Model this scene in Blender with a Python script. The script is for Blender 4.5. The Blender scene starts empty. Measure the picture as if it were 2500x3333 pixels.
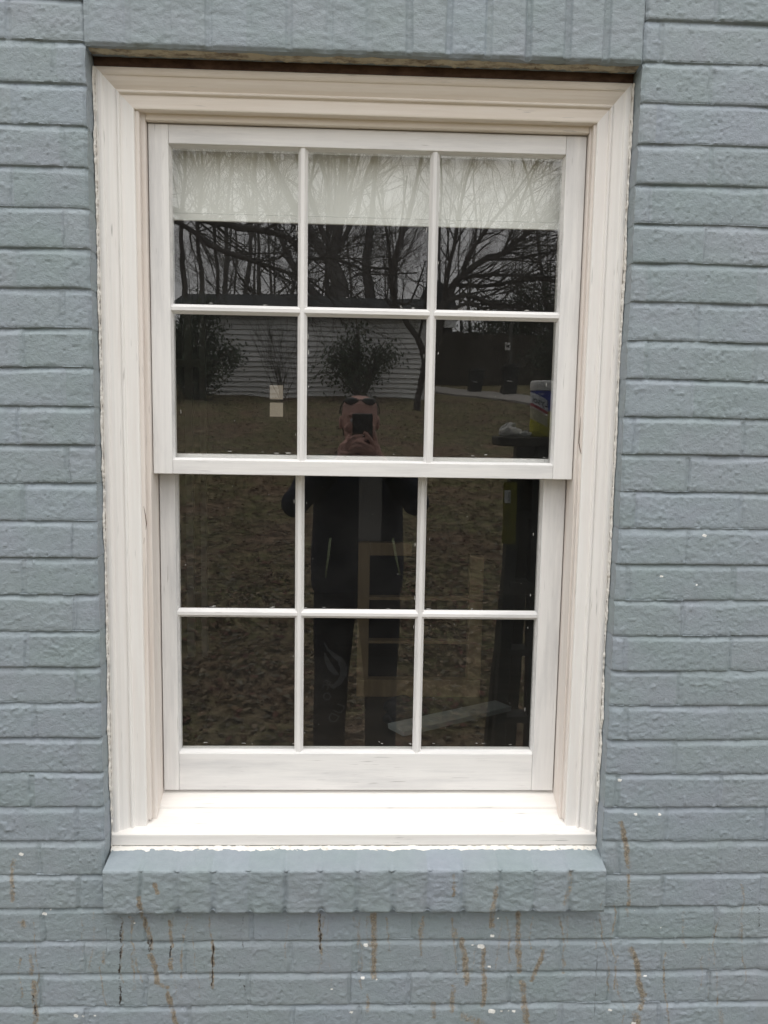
import bpy, math, random
import numpy as np
from mathutils import Vector, Matrix

rng = np.random.default_rng(7)
random.seed(7)
S = bpy.context.scene
COL = S.collection

# ------------------------------------------------------------------ camera
CAM_D = 1.45468
FPX = 2537.3                      # focal length in pixels of the 2500x3333 photograph
YAW, PITCH, ROLL = 0.03439, 0.11315, 0.01705

def cam_axes():
    cy, sy, cp, sp = math.cos(YAW), math.sin(YAW), math.cos(PITCH), math.sin(PITCH)
    f = np.array([sy * cp, cy * cp, -sp]); r = np.array([cy, -sy, 0.0]); u = np.cross(r, f)
    c, s = math.cos(ROLL), math.sin(ROLL)
    return c * r + s * u, -s * r + c * u, f
CR, CU, CF = cam_axes()
cam_data = bpy.data.cameras.new('camera')
cam = bpy.data.objects.new('camera', cam_data); COL.objects.link(cam)
M = Matrix.Identity(4)
for i in range(3):
    M[i][0] = CR[i]; M[i][1] = CU[i]; M[i][2] = -CF[i]
M[0][3], M[1][3], M[2][3] = 0.0, -CAM_D, 0.0
cam.matrix_world = M
cam_data.sensor_fit = 'VERTICAL'; cam_data.sensor_height = 24.0
cam_data.lens = 24.0 * FPX / 3333.0
cam_data.clip_start = 0.005; cam_data.clip_end = 600.0
S.camera = cam

# ------------------------------------------------------------------ world, sun, exposure (overcast day)
SUN_EL, SUN_AZ = math.radians(70), math.radians(186)
W = bpy.data.worlds.new('World'); S.world = W; W.use_nodes = True
nt = W.node_tree; nt.nodes.clear()
out = nt.nodes.new('ShaderNodeOutputWorld'); bg = nt.nodes.new('ShaderNodeBackground')
sky = nt.nodes.new('ShaderNodeTexSky'); sky.sky_type = 'NISHITA'; sky.sun_disc = False
sky.sun_elevation = SUN_EL; sky.sun_rotation = SUN_AZ
sky.air_density = 1.0; sky.dust_density = 4.0; sky.ozone_density = 0.6
hs = nt.nodes.new('ShaderNodeHueSaturation'); hs.inputs['Saturation'].default_value = 0.3
nt.links.new(sky.outputs[0], hs.inputs['Color'])
# the cloud layer: brighter overhead than at the horizon, slightly uneven
wtc = nt.nodes.new('ShaderNodeTexCoord'); wsx = nt.nodes.new('ShaderNodeSeparateXYZ'); nt.links.new(wtc.outputs['Generated'], wsx.inputs[0])
wmr = nt.nodes.new('ShaderNodeMapRange'); wmr.inputs[1].default_value = 0.0; wmr.inputs[2].default_value = 1.0
wmr.inputs[3].default_value = 9.8; wmr.inputs[4].default_value = 12.5; nt.links.new(wsx.outputs[2], wmr.inputs[0])
wnz = nt.nodes.new('ShaderNodeTexNoise'); wnz.inputs['Scale'].default_value = 3.0; nt.links.new(wtc.outputs['Generated'], wnz.inputs['Vector'])
wn2 = nt.nodes.new('ShaderNodeMapRange'); wn2.inputs[3].default_value = .85; wn2.inputs[4].default_value = 1.15; nt.links.new(wnz.outputs[0], wn2.inputs[0])
wmu = nt.nodes.new('ShaderNodeMath'); wmu.operation = 'MULTIPLY'; nt.links.new(wmr.outputs[0], wmu.inputs[0]); nt.links.new(wn2.outputs[0], wmu.inputs[1])
wcl = nt.nodes.new('ShaderNodeMix'); wcl.data_type = 'RGBA'; wcl.blend_type = 'MULTIPLY'; wcl.inputs[0].default_value = 1
wcl.inputs[6].default_value = (1.0, 0.995, 0.99, 1); nt.links.new(wmu.outputs[0], wcl.inputs[7])
wmx = nt.nodes.new('ShaderNodeMix'); wmx.data_type = 'RGBA'; wmx.inputs[0].default_value = .88
nt.links.new(hs.outputs[0], wmx.inputs[6]); nt.links.new(wcl.outputs[2], wmx.inputs[7]); nt.links.new(wmx.outputs[2], bg.inputs[0])
bg.inputs[1].default_value = 0.15
nt.links.new(bg.outputs[0], out.inputs[0])
sun_d = bpy.data.lights.new('sun', 'SUN'); sun_d.energy = 1.3; sun_d.angle = math.radians(40)
sun_d.color = (1.0, 0.965, 0.91)
sun = bpy.data.objects.new('sun', sun_d); COL.objects.link(sun)
sdir = Vector((math.sin(SUN_AZ) * math.cos(SUN_EL), math.cos(SUN_AZ) * math.cos(SUN_EL), math.sin(SUN_EL)))
sun.rotation_euler = sdir.to_track_quat('Z', 'Y').to_euler()
S.view_settings.view_transform = 'Standard'; S.view_settings.look = 'None'
S.view_settings.gamma = 1.0; S.view_settings.exposure = 0.0
S.cycles.use_denoising = True
S.cycles.max_bounces = 10; S.cycles.transparent_max_bounces = 16

# ------------------------------------------------------------------ layout helpers
def ray(px, py):
    return CF + CR * (px - 1250.0) / FPX - CU * (py - 1666.5) / FPX
def at(px, py, Y):
    q = ray(px, py); s = (Y + CAM_D) / q[1]
    return np.array([s * q[0], Y, s * q[2]])
DSP = 2500.0 / 1659.0
GY = 0.105
def mir(u, v, y, gy=GY):
    """where a thing standing at depth y in front of the wall is, whose image in the panes is seen at (u, v)"""
    q = ray(u * DSP, v * DSP); s = (2 * gy + CAM_D - y) / q[1]
    return np.array([s * q[0], y, s * q[2]])
def inside(u, v, Y):
    return at(u * DSP, v * DSP, Y)

# ------------------------------------------------------------------ mesh helpers
class MB:
    def __init__(self): self.v = []; self.f = []
    def add(self, vs, fs):
        o = len(self.v); self.v.extend([tuple(map(float, p)) for p in vs])
        self.f.extend([tuple(i + o for i in f) for f in fs]); return self
    def box(self, x0, x1, y0, y1, z0, z1):
        v = [(x0, y0, z0), (x1, y0, z0), (x1, y1, z0), (x0, y1, z0), (x0, y0, z1), (x1, y0, z1), (x1, y1, z1), (x0, y1, z1)]
        return self.add(v, [(0, 3, 2, 1), (4, 5, 6, 7), (0, 1, 5, 4), (1, 2, 6, 5), (2, 3, 7, 6), (3, 0, 4, 7)])
    def prism(self, poly, axis, a, b):
        """poly: list of 2-D points, extruded along axis from a to b"""
        n = len(poly)
        def P(p, t):
            return (t, p[0], p[1]) if axis == 'x' else ((p[0], t, p[1]) if axis == 'y' else (p[0], p[1], t))
        v = [P(p, a) for p in poly] + [P(p, b) for p in poly]
        f = [tuple(range(n))[::-1], tuple(range(n, 2 * n))] + [(i, (i + 1) % n, n + (i + 1) % n, n + i) for i in range(n)]
        return self.add(v, f)
    def tube(self, pts, rad, k=8, cap=True, flat=(1, 1)):
        pts = [np.array(p, float) for p in pts]; n = len(pts)
        if not hasattr(rad, '__len__'): rad = [rad] * n
        t0 = pts[1] - pts[0]; t0 = t0 / (np.linalg.norm(t0) + 1e-9)
        a = np.array([0, 0, 1.0]) if abs(t0[2]) < .9 else np.array([1.0, 0, 0])
        nx = np.cross(t0, a); nx /= np.linalg.norm(nx)
        vs = []
        for i in range(n):
            t = (pts[min(i + 1, n - 1)] - pts[max(i - 1, 0)]); t = t / (np.linalg.norm(t) + 1e-9)
            nx = nx - t * (nx @ t); nx /= (np.linalg.norm(nx) + 1e-9); ny = np.cross(t, nx)
            for j in range(k):
                an = 2 * math.pi * j / k
                vs.append(pts[i] + rad[i] * (math.cos(an) * nx * flat[0] + math.sin(an) * ny * flat[1]))
        fs = [(i * k + j, i * k + (j + 1) % k, (i + 1) * k + (j + 1) % k, (i + 1) * k + j) for i in range(n - 1) for j in range(k)]
        if cap: fs += [tuple(range(k))[::-1], tuple((n - 1) * k + j for j in range(k))]
        return self.add(vs, fs)
    def lathe(self, prof, c=(0, 0, 0), k=24, sx=1, sy=1):
        n = len(prof); vs = []
        for (r, z) in prof:
            for j in range(k):
                an = 2 * math.pi * j / k
                vs.append((c[0] + r * sx * math.cos(an), c[1] + r * sy * math.sin(an), c[2] + z))
        fs = [(i * k + j, i * k + (j + 1) % k, (i + 1) * k + (j + 1) % k, (i + 1) * k + j) for i in range(n - 1) for j in range(k)]
        fs += [tuple(range(k))[::-1], tuple((n - 1) * k + j for j in range(k))]
        return self.add(vs, fs)
    def ell(self, c, r, k=20, n=12):
        prof = [(math.sin(math.pi * i / n), -math.cos(math.pi * i / n)) for i in range(n + 1)]
        prof[0] = (0.02, -1); prof[-1] = (0.02, 1)
        o = len(self.v); self.lathe([(p[0], p[1]) for p in prof], (0, 0, 0), k)
        for i in range(o, len(self.v)):
            x, y, z = self.v[i]; self.v[i] = (c[0] + x * r[0], c[1] + y * r[1], c[2] + z * r[2])
        return self
    def build(self, name, mat, parent=None, smooth=False, bevel=0.0):
        me = bpy.data.meshes.new(name); me.from_pydata(self.v, [], self.f); me.update()
        return link(name, me, mat, parent, smooth, bevel)

def link(name, me, mat, parent=None, smooth=False, bevel=0.0):
    o = bpy.data.objects.new(name, me); COL.objects.link(o)
    if mat is not None: me.materials.append(mat)
    if smooth:
        me.polygons.foreach_set('use_smooth', [True] * len(me.polygons))
    if bevel:
        b = o.modifiers.new('bevel', 'BEVEL'); b.width = bevel; b.segments = 2; b.limit_method = 'ANGLE'
    if parent is not None:
        o.parent = parent; o.matrix_parent_inverse = Matrix.Translation(-Vector(parent.location)) if parent.type == 'EMPTY' else Matrix.Identity(4)
    return o
def tag(o, label=None, cat=None, group=None, kind=None):
    if label: o['label'] = label
    if cat: o['category'] = cat
    if group: o['group'] = group
    if kind: o['kind'] = kind
    return o
def thing(name, loc, label, cat, group=None):
    e = bpy.data.objects.new(name, None); COL.objects.link(e); e.location = loc; e.empty_display_size = .05
    return tag(e, label, cat, group)

# noise ------------------------------------------------------------
def _h(ix, iy, seed):
    n = (ix.astype(np.int64) * 374761393 + iy.astype(np.int64) * 668265263 + seed * 982451653) & 0xffffffff
    n = ((n ^ (n >> 13)) * 1274126177) & 0xffffffff
    n = ((n ^ (n >> 16)) * 2246822519) & 0xffffffff
    return ((n ^ (n >> 15)) & 0xffff) / 65535.0
def noise(x, y, sx, sy, seed=0):
    x = np.asarray(x, float) / sx + 1000.3; y = np.asarray(y, float) / sy + 1000.7
    x, y = np.broadcast_arrays(x, y)
    ix, iy = np.floor(x), np.floor(y); fx, fy = x - ix, y - iy
    fx = fx * fx * (3 - 2 * fx); fy = fy * fy * (3 - 2 * fy)
    a, b, c, d = _h(ix, iy, seed), _h(ix + 1, iy, seed), _h(ix, iy + 1, seed), _h(ix + 1, iy + 1, seed)
    return (a * (1 - fx) + b * fx) * (1 - fy) + (c * (1 - fx) + d * fx) * fy - .5
def sstep(a, b, x):
    t = np.clip((x - a) / (b - a), 0, 1); return t * t * (3 - 2 * t)

# ------------------------------------------------------------------ materials
def mat(name, base=(.5, .5, .5), rough=.6, spec=.3, metal=0.0):
    m = bpy.data.materials.new(name); m.use_nodes = True
    p = m.node_tree.nodes['Principled BSDF']
    p.inputs['Base Color'].default_value = (*base, 1); p.inputs['Roughness'].default_value = rough
    p.inputs['Specular IOR Level'].default_value = spec; p.inputs['Metallic'].default_value = metal
    return m
def nodes(m):
    return m.node_tree.nodes, m.node_tree.links, m.node_tree.nodes['Principled BSDF']
def tex_noise(m, scale, detail=4, rough=.55, stretch=(1, 1, 1), obj=True):
    N, L, p = nodes(m)
    tc = N.new('ShaderNodeTexCoord'); mp = N.new('ShaderNodeMapping'); mp.inputs['Scale'].default_value = stretch
    n = N.new('ShaderNodeTexNoise'); n.inputs['Scale'].default_value = scale; n.inputs['Detail'].default_value = detail
    n.inputs['Roughness'].default_value = rough
    L.new(tc.outputs['Object'], mp.inputs[0]); L.new(mp.outputs[0], n.inputs['Vector'])
    return n
def ramp(m, src, stops):
    N, L, p = nodes(m)
    r = N.new('ShaderNodeValToRGB')
    while len(r.color_ramp.elements) < len(stops): r.color_ramp.elements.new(.5)
    for e, (pos, c) in zip(r.color_ramp.elements, stops): e.position = pos; e.color = (*c, 1) if len(c) == 3 else c
    L.new(src, r.inputs[0]); return r
def mixc(m, fac, a, b, mode='MIX'):
    N, L, p = nodes(m)
    x = N.new('ShaderNodeMix'); x.data_type = 'RGBA'; x.blend_type = mode
    for s, v in ((x.inputs[0], fac), (x.inputs[6], a), (x.inputs[7], b)):
        if hasattr(v, 'links') or hasattr(v, 'is_linked'): L.new(v, s)
        elif isinstance(v, (int, float)): s.default_value = v
        else: s.default_value = (*v, 1)
    return x.outputs[2]
def bump(m, src, dist, strength=1.0, prev=None):
    N, L, p = nodes(m)
    b = N.new('ShaderNodeBump'); b.inputs['Distance'].default_value = dist; b.inputs['Strength'].default_value = strength
    L.new(src, b.inputs['Height'])
    if prev is not None: L.new(prev, b.inputs['Normal'])
    L.new(b.outputs[0], p.inputs['Normal']); return b.outputs[0]
def noisy(name, c0, c1, scale, rough=.7, stretch=(1, 1, 1), bdist=0.0, spec=.3, lo=.3, hi=.7, detail=5):
    m = mat(name, c0, rough, spec); N, L, p = nodes(m)
    n = tex_noise(m, scale, detail, .6, stretch)
    r = ramp(m, n.outputs[0], [(lo, c0), (hi, c1)]); L.new(r.outputs[0], p.inputs['Base Color'])
    if bdist: bump(m, n.outputs[0], bdist)
    return m

def painted_brick():
    m = mat('grey_painted_brick', (.3, .34, .35), .55, .35); N, L, p = nodes(m)
    big = tex_noise(m, 8.0, 4, .6, (1, 1, 1.3))
    c = ramp(m, big.outputs[0], [(.34, (.260, .312, .332)), (.5, (.268, .312, .347)), (.66, (.281, .311, .358))]).outputs[0]
    mid = tex_noise(m, 60, 4, .6)
    c = mixc(m, .35, c, ramp(m, mid.outputs[0], [(.3, (.24, .282, .30)), (.7, (.32, .365, .39))]).outputs[0])
    vc = N.new('ShaderNodeVertexColor'); vc.layer_name = 'stain'
    tr = ramp(m, vc.outputs['Alpha'], [(0, (.92, .955, .945)), (.5, (1, 1, 1)), (1, (1.01, 1.02, 1.06))]).outputs[0]
    c = mixc(m, .9, c, tr, 'MULTIPLY')
    sep = N.new('ShaderNodeSeparateColor'); L.new(vc.outputs[0], sep.inputs[0])
    fine = tex_noise(m, 260, 4, .75)
    rust = ramp(m, fine.outputs[0], [(.32, (.12, .102, .08)), (.5, (.225, .195, .155)), (.68, (.38, .355, .30))]).outputs[0]
    def masked(ch, lo, hi):
        a = N.new('ShaderNodeMath'); a.operation = 'ADD'; L.new(sep.outputs[ch], a.inputs[0])
        b = N.new('ShaderNodeMath'); b.operation = 'MULTIPLY_ADD'; L.new(fine.outputs[0], b.inputs[0]); b.inputs[1].default_value = 1.7; b.inputs[2].default_value = -.85
        L.new(b.outputs[0], a.inputs[1])
        r = N.new('ShaderNodeMapRange'); r.inputs[1].default_value = lo; r.inputs[2].default_value = hi; L.new(a.outputs[0], r.inputs[0]); return r.outputs[0]
    c = mixc(m, masked(0, .24, .78), c, rust)
    c = mixc(m, masked(2, .4, .7), c, (.035, .027, .022))
    rr = N.new('ShaderNodeMapRange'); rr.inputs[1].default_value = .35; rr.inputs[2].default_value = .55; L.new(sep.outputs[1], rr.inputs[0])
    c = mixc(m, rr.outputs[0], c, (.80, .80, .78))
    L.new(c, p.inputs['Base Color'])
    b1 = tex_noise(m, 190, 4, .55, (.9, 1, 1.1)); nb = bump(m, b1.outputs[0], .0014, .7)
    b2 = tex_noise(m, 420, 3, .6); bump(m, b2.outputs[0], .0011, .8, nb)
    return m

def white_wood(name, vertical, c0, c1, cstain, amt=.5):
    """thin white paint brushed over timber, the grain showing through"""
    m = mat(name, c0, .48, .35); N, L, p = nodes(m)
    st = (1, 1, .045) if vertical else (.045, 1, 1)
    g = tex_noise(m, 130, 5, .6, st)
    c = ramp(m, g.outputs[0], [(.32, c1), (.6, c0)]).outputs[0]
    st2 = (1, 1, .10) if vertical else (.10, 1, 1)
    g2 = tex_noise(m, 26, 6, .65, st2)
    f2 = ramp(m, g2.outputs[0], [(.47, (0, 0, 0)), (.70, (amt, amt, amt))]).outputs[0]
    c = mixc(m, f2, c, cstain)
    st3 = (1, 1, .05) if vertical else (.05, 1, 1)
    g3 = tex_noise(m, 300, 2, .5, st3)
    f3 = ramp(m, g3.outputs[0], [(.655, (0, 0, 0)), (.73, (.6, .6, .6))]).outputs[0]
    g4 = tex_noise(m, 9, 2, .5)
    f4 = ramp(m, g4.outputs[0], [(.46, (0, 0, 0)), (.60, (1, 1, 1))]).outputs[0]
    ff = mixc(m, 1.0, f3, f4, 'MULTIPLY')
    c = mixc(m, ff, c, (.30, .29, .28))
    L.new(c, p.inputs['Base Color'])
    bump(m, g.outputs[0], .0006, .6)
    return m

M_BRICK = painted_brick()
M_CASE_V = white_wood('brushed_white_casing_upright', True, (.89, .875, .855), (.85, .825, .80), (.84, .795, .765), .6)
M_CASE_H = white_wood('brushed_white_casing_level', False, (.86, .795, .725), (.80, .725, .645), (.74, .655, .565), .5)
M_JAMB = white_wood('thin_white_jamb', True, (.82, .77, .73), (.76, .70, .65), (.74, .64, .58), .45)
M_SASH_V = white_wood('brushed_white_sash_upright', True, (.835, .825, .815), (.78, .77, .765), (.58, .58, .585), .75)
M_SASH_H = white_wood('brushed_white_sash_level', False, (.835, .825, .815), (.78, .77, .765), (.60, .60, .605), .75)
M_SILL = white_wood('brushed_white_sill', False, (.83, .81, .78), (.79, .76, .73), (.73, .69, .65), .4)
M_CAULK = noisy('cracked_white_caulk', (.76, .74, .70), (.50, .44, .37), 60, .6, (1, 1, 1), .002, .3, .55, .80)
M_CREAM = noisy('peeling_cream_paint', (.50, .45, .35), (.20, .16, .12), 70, .7, (.4, 1, 1), .003, .3, .45, .65)
M_RUST = noisy('rusty_dark_steel', (.055, .032, .024), (.15, .095, .07), 60, .8, (.5, 1, 1), .003, .2)
M_BLIND = noisy('white_blind_fabric', (.88, .89, .86), (.86, .87, .84), 400, .8)
M_PLAST = mat('white_plastic', (.78, .77, .74), .4, .4)

def glass():
    m = bpy.data.materials.new('window_glass'); m.use_nodes = True
    N, L = m.node_tree.nodes, m.node_tree.links; N.clear()
    o = N.new('ShaderNodeOutputMaterial'); mx = N.new('ShaderNodeMixShader')
    t = N.new('ShaderNodeBsdfTransparent'); t.inputs[0].default_value = (.975, .985, .975, 1)
    g = N.new('ShaderNodeBsdfGlossy'); g.inputs['Roughness'].default_value = 0.0; g.inputs[0].default_value = (1, 1, 1, 1)
    fr = N.new('ShaderNodeFresnel'); fr.inputs[0].default_value = 2.1
    tc = N.new('ShaderNodeTexCoord'); n = N.new('ShaderNodeTexNoise'); n.inputs['Scale'].default_value = 6.0; n.inputs['Detail'].default_value = 1
    b = N.new('ShaderNodeBump'); b.inputs['Distance'].default_value = .00025; b.inputs['Strength'].default_value = 1
    L.new(tc.outputs['Object'], n.inputs['Vector']); L.new(n.outputs[0], b.inputs['Height']); L.new(b.outputs[0], g.inputs['Normal'])
    ge = N.new('ShaderNodeNewGeometry'); im = N.new('ShaderNodeMapRange'); im.inputs[3].default_value = 2.1; im.inputs[4].default_value = 1 / 2.1
    L.new(ge.outputs['Backfacing'], im.inputs[0]); L.new(im.outputs[0], fr.inputs[0])
    L.new(fr.outputs[0], mx.inputs[0]); L.new(t.outputs[0], mx.inputs[1]); L.new(g.outputs[0], mx.inputs[2]); df = N.new('ShaderNodeBsdfDiffuse'); df.inputs[0].default_value = (.8, .79, .76, 1); mx2 = N.new('ShaderNodeMixShader')
    dn = N.new('ShaderNodeTexNoise'); dn.inputs['Scale'].default_value = 11; dn.inputs['Detail'].default_value = 6; dn.inputs['Roughness'].default_value = .7
    dr = N.new('ShaderNodeMapRange'); dr.inputs[1].default_value = .3; dr.inputs[2].default_value = .75; dr.inputs[3].default_value = .006; dr.inputs[4].default_value = .019
    L.new(tc.outputs['Object'], dn.inputs['Vector']); L.new(dn.outputs[0], dr.inputs[0]); L.new(dr.outputs[0], mx2.inputs[0])
    L.new(mx.outputs[0], mx2.inputs[1]); L.new(df.outputs[0], mx2.inputs[2]); L.new(mx2.outputs[0], o.inputs[0])
    return m
M_GLASS = glass()

# ================================================================== THE WALL
XL, XR = -0.4855, 0.4985           # brick opening
Z_J0 = 0.6483                      # a bed joint; the others every 70 mm
COURSE = 0.07
Z_TOP = 0.6465                     # underside of the soldier course
Z_SB = -0.957                      # underside of the brick sill

def course_rows(z0, z1):
    """grid rows, dense at every bed joint"""
    rows = [z0, z1]
    off = [-.0012, 0, .0007, .0014, .0022, .0036, .0055, .0075, .0095, .0115, .0135]
    k0 = int(math.floor((Z_J0 - z1) / COURSE)) - 1; k1 = int(math.ceil((Z_J0 - z0) / COURSE)) + 1
    for k in range(k0, k1 + 1):
        zj = Z_J0 - k * COURSE + .003
        rows += [zj - o for o in off]
        rows += list(np.arange(zj - .0165, zj - .069, -.0026))
    r = np.unique(np.round([z for z in rows if z0 - 1e-9 <= z <= z1 + 1e-9], 5))
    return r
def cols(x0, x1, lo=-.80, hi=.83, fine=.0016, coarse=.012):
    c = [x0]
    while c[-1] < x1 - 1e-6:
        x = c[-1]; c.append(x + (fine if lo - .01 <= x <= hi else coarse))
    c[-1] = x1
    return np.array(c)

def brick_face(X, Z):
    """how far the painted brick face stands back (+) or out (-) at (X, Z): bed joints, upright joints, lumps"""
    zw = Z + .0016 * noise(X, Z, .16, .5, 3) * 2 + .0006 * noise(X, Z, .03, .03, 4) * 2
    s = (Z_J0 + .003 - zw) / COURSE
    k = np.floor(s); t = (s - k) * COURSE            # distance below the upper brick's lower edge
    wob = noise(X, k * 7.3, .07, 1, 5)
    dep = .0052 + .0024 * wob * 2
    wid = .0125 + .003 * noise(X, k * 3.1, .09, 1, 6) * 2
    g = dep * (1 - np.clip((t - .0022) / (wid - .0022), 0, 1)) * sstep(-.0001, .0012, t)
    # rounding of the upper brick's lower edge
    g = g + .0010 * sstep(COURSE - .003, COURSE, t)
    # upright joints, nearly filled with paint
    par = (k % 2)
    base = np.where(X > 0, np.where(par == 0, .628, .528), np.where(par == 0, -.533, -.615))
    x2 = X - base + .014 * (_h(k, k * 0 + 11, 2) - .5) + .002 * noise(X, Z, .02, .02, 8) * 2
    m = np.round(x2 / .205); dx = np.abs(x2 - m * .205)
    vis = .35 + .65 * _h(k, m, 9)
    side = (x2 - m * .205) - .0042 * np.where(_h(k, m, 12) > .5, 1, -1)
    g = g + .0026 * _h(k, m, 13) * np.exp(-(side / .0014) ** 2) * sstep(.004, .012, t)
    g = g + .0030 * vis * np.exp(-(dx / .0048) ** 4) * sstep(.004, .012, t) + .0008 * noise(X, Z, .007, .005, 38) * np.exp(-(dx / .008) ** 2)
    bid = np.floor(x2 / .205 + 1e-6)
    g = g + (.0026 * (_h(k, bid, 21) - .5) + .012 * (_h(k, bid, 22) - .5) * (t - .035) * .7)
    g = g - .0007 * noise(X, Z, .045, .028, 31) - .0005 * noise(X, Z, .013, .010, 32) - .0006 * noise(X, Z, .006, .0045, 33)
    rough = sstep(-.1, .35, noise(X, Z, .05, .03, 35)); g = g - .0016 * rough * noise(X, Z, .008, .0045, 36)
    pit = noise(X, Z, .006, .004, 37); g = g + .0018 * sstep(.40, .5, pit)
    lump = noise(X, Z, .010, .007, 34); g = g - .0016 * sstep(.33, .5, lump)
    return g

STREAKS = []   # (list of (px,py) in the photograph, width px, channel, strength)
def streak(pts, w, ch=0, s=1.0): STREAKS.append((pts, w, ch, s))
# rusty dribbles and old creeper tracks, white paint drips
streak([(452, 2925), (460, 2970), (475, 3010), (487, 3040), (490, 3090)], 8); streak([(487, 3060), (486, 3095)], 6, 2)
streak([(492, 3110), (505, 3150), (512, 3195)], 9); streak([(545, 3235), (560, 3280), (572, 3333)], 9, 0, .9)
streak([(505, 2880), (512, 2905)], 7); streak([(553, 3000), (557, 3050), (560, 3080)], 6); streak([(556, 3080), (552, 3115)], 3, 2)
streak([(556, 3125), (557, 3150)], 8); streak([(590, 3110), (592, 3180)], 4, 0, .55); streak([(520, 3205), (545, 3215)], 7, 0, .8)
streak([(692, 3062), (695, 3130), (692, 3215)], 5, 0, .9); streak([(694, 3070), (691, 3210)], 2.2, 2)
streak([(45, 2800), (38, 2850), (40, 2930)], 8, 0, .65); streak([(72, 3005), (75, 3012)], 12, 0, .8); streak([(100, 3110), (103, 3170)], 7, 0, .6)
streak([(110, 3200), (112, 3260), (118, 3333)], 9, 0, .85); streak([(108, 3240), (117, 3310)], 3, 2, .9)
streak([(338, 3100), (336, 3130)], 9, 0, .55)
streak([(1040, 2975), (1042, 3060), (1045, 3098)], 6, 0, .8); streak([(1043, 2972), (1042, 3090)], 3, 2, .9)
streak([(1218, 2980), (1220, 3060), (1216, 3130), (1217, 3180)], 10, 0, .9); streak([(1198, 3240), (1196, 3290)], 8, 0, .5)
streak([(1368, 2995), (1368, 3080)], 5, 0, .6); streak([(1477, 2850), (1477, 2915)], 6, 0, .7)
streak([(1500, 3060), (1515, 3120), (1520, 3200)], 10, 0, .85); streak([(1478, 3030), (1480, 3045)], 11, 0, .55)
streak([(1575, 3090), (1572, 3150), (1577, 3200), (1572, 3270)], 9, 0, .8); streak([(1475, 3210), (1470, 3290)], 8, 0, .7)
streak([(1616, 2890), (1605, 2960), (1600, 3015)], 9, 0, .8); streak([(1688, 2975), (1686, 3060), (1690, 3160)], 9, 0, .9)
streak([(1700, 3200), (1706, 3260), (1714, 3333)], 10, 0, .9); streak([(1770, 3095), (1755, 3130), (1732, 3190)], 8, 0, .85)
streak([(1858, 2840), (1853, 2890), (1838, 2940)], 9, 0, .5)
streak([(2022, 2680), (2028, 2710), (2038, 2750), (2045, 2820)], 9, 0, .85); streak([(2046, 2850), (2047, 2945)], 6, 0, .75)
streak([(2042, 2960), (2043, 2980)], 6, 0, .6); streak([(2055, 3090), (2075, 3135), (2080, 3200), (2095, 3240), (2085, 3280)], 10, 0, .85)
streak([(2068, 3310), (2070, 3330)], 14, 0, .9); streak([(1410, 3265), (1412, 3310)], 9, 0, .6); streak([(1510, 3310), (1570, 3333)], 14, 0, .7)
streak([(2345, 3290), (2350, 3330)], 8, 0, .5); streak([(1980, 3100), (1978, 3160)], 6, 0, .3)
for (x, y, w) in [(69, 2780, 8), (145, 2974, 8), (247, 3306, 8), (309, 3307, 4), (270, 3307, 4), (438, 3005, 3.5), (1190, 3076, 8), (1180, 3182, 7),
                  (1143, 3294, 6), (1565, 3080, 12), (1538, 3076, 4), (1602, 3046, 7), (1592, 3146, 6), (1600, 3291, 12), (1632, 3291, 5), (1672, 3291, 6), (1655, 3291, 3),
                  (1621, 2990, 4), (2100, 3177, 6), (1985, 3287, 7), (2017, 2539, 7), (2069, 2650, 6), (2147, 2650, 6), (2293, 1743, 8), (2268, 1905, 4),
                  (2153, 1875, 6), (2062, 3330, 8), (2065, 2962, 3), (1225, 3187, 3), (165, 2960, 3), (2150, 3018, 3), (1080, 3220, 4)]:
    streak([(x - w * .4, y), (x + w * .5, y + w * .1)], w * .62, 1, 1.2)

r9 = np.random.default_rng(19)
for q in range(46):
    x_ = r9.uniform(20, 2480); y0_ = 2985 if 360 < x_ < 1950 else r9.uniform(2860, 3150); w_ = r9.uniform(2.0, 5.0); ln = r9.uniform(60, 330)
    pts_ = [(x_, y0_)]
    while pts_[-1][1] < min(3340, y0_ + ln): pts_.append((pts_[-1][0] + r9.normal(1, 5), pts_[-1][1] + r9.uniform(18, 40)))
    if len(pts_) > 1: streak(pts_, w_, 0 if r9.random() < .93 else 2, r9.uniform(.30, .65))
def stain_at(P):
    """P: (n,3) wall points -> (n,3) stain masks"""
    d = P - np.array([0, -CAM_D, 0]); z = d @ CF
    px = 1250 + FPX * (d @ CR) / z; py = 1666.5 - FPX * (d @ CU) / z
    out = np.zeros((len(P), 3), np.float32)
    jx = px + 5 * noise(px, py, 22, 16, 71) + 5 * noise(px, py, 7, 7, 72)
    brk = .92 + .8 * noise(px, py, 10, 26, 73) + .5 * noise(px, py, 4, 5, 74)
    for pts, w, ch, s in STREAKS:
        x0 = min(p[0] for p in pts) - 4 * w; x1 = max(p[0] for p in pts) + 4 * w
        y0 = min(p[1] for p in pts) - 4 * w; y1 = max(p[1] for p in pts) + 4 * w
        i = np.where((px > x0) & (px < x1) & (py > y0) & (py < y1))[0]
        if not len(i): continue
        best = np.full(len(i), 1e9)
        qx = px[i] if ch == 1 else jx[i]; qy = py[i]
        for (ax, ay), (bx, by) in zip(pts[:-1], pts[1:]):
            vx, vy = bx - ax, by - ay; t = np.clip(((qx - ax) * vx + (qy - ay) * vy) / (vx * vx + vy * vy + 1e-9), 0, 1)
            best = np.minimum(best, np.hypot(qx - ax - t * vx, qy - ay - t * vy))
        val = s * (1 - sstep(.45 * w, 1.15 * w, best)) if ch == 1 else s * (1 - sstep(.3 * w, 1.7 * w, best)) * brk[i]
        out[i, ch] = np.maximum(out[i, ch], val)
    return np.clip(out, 0, 1)

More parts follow.
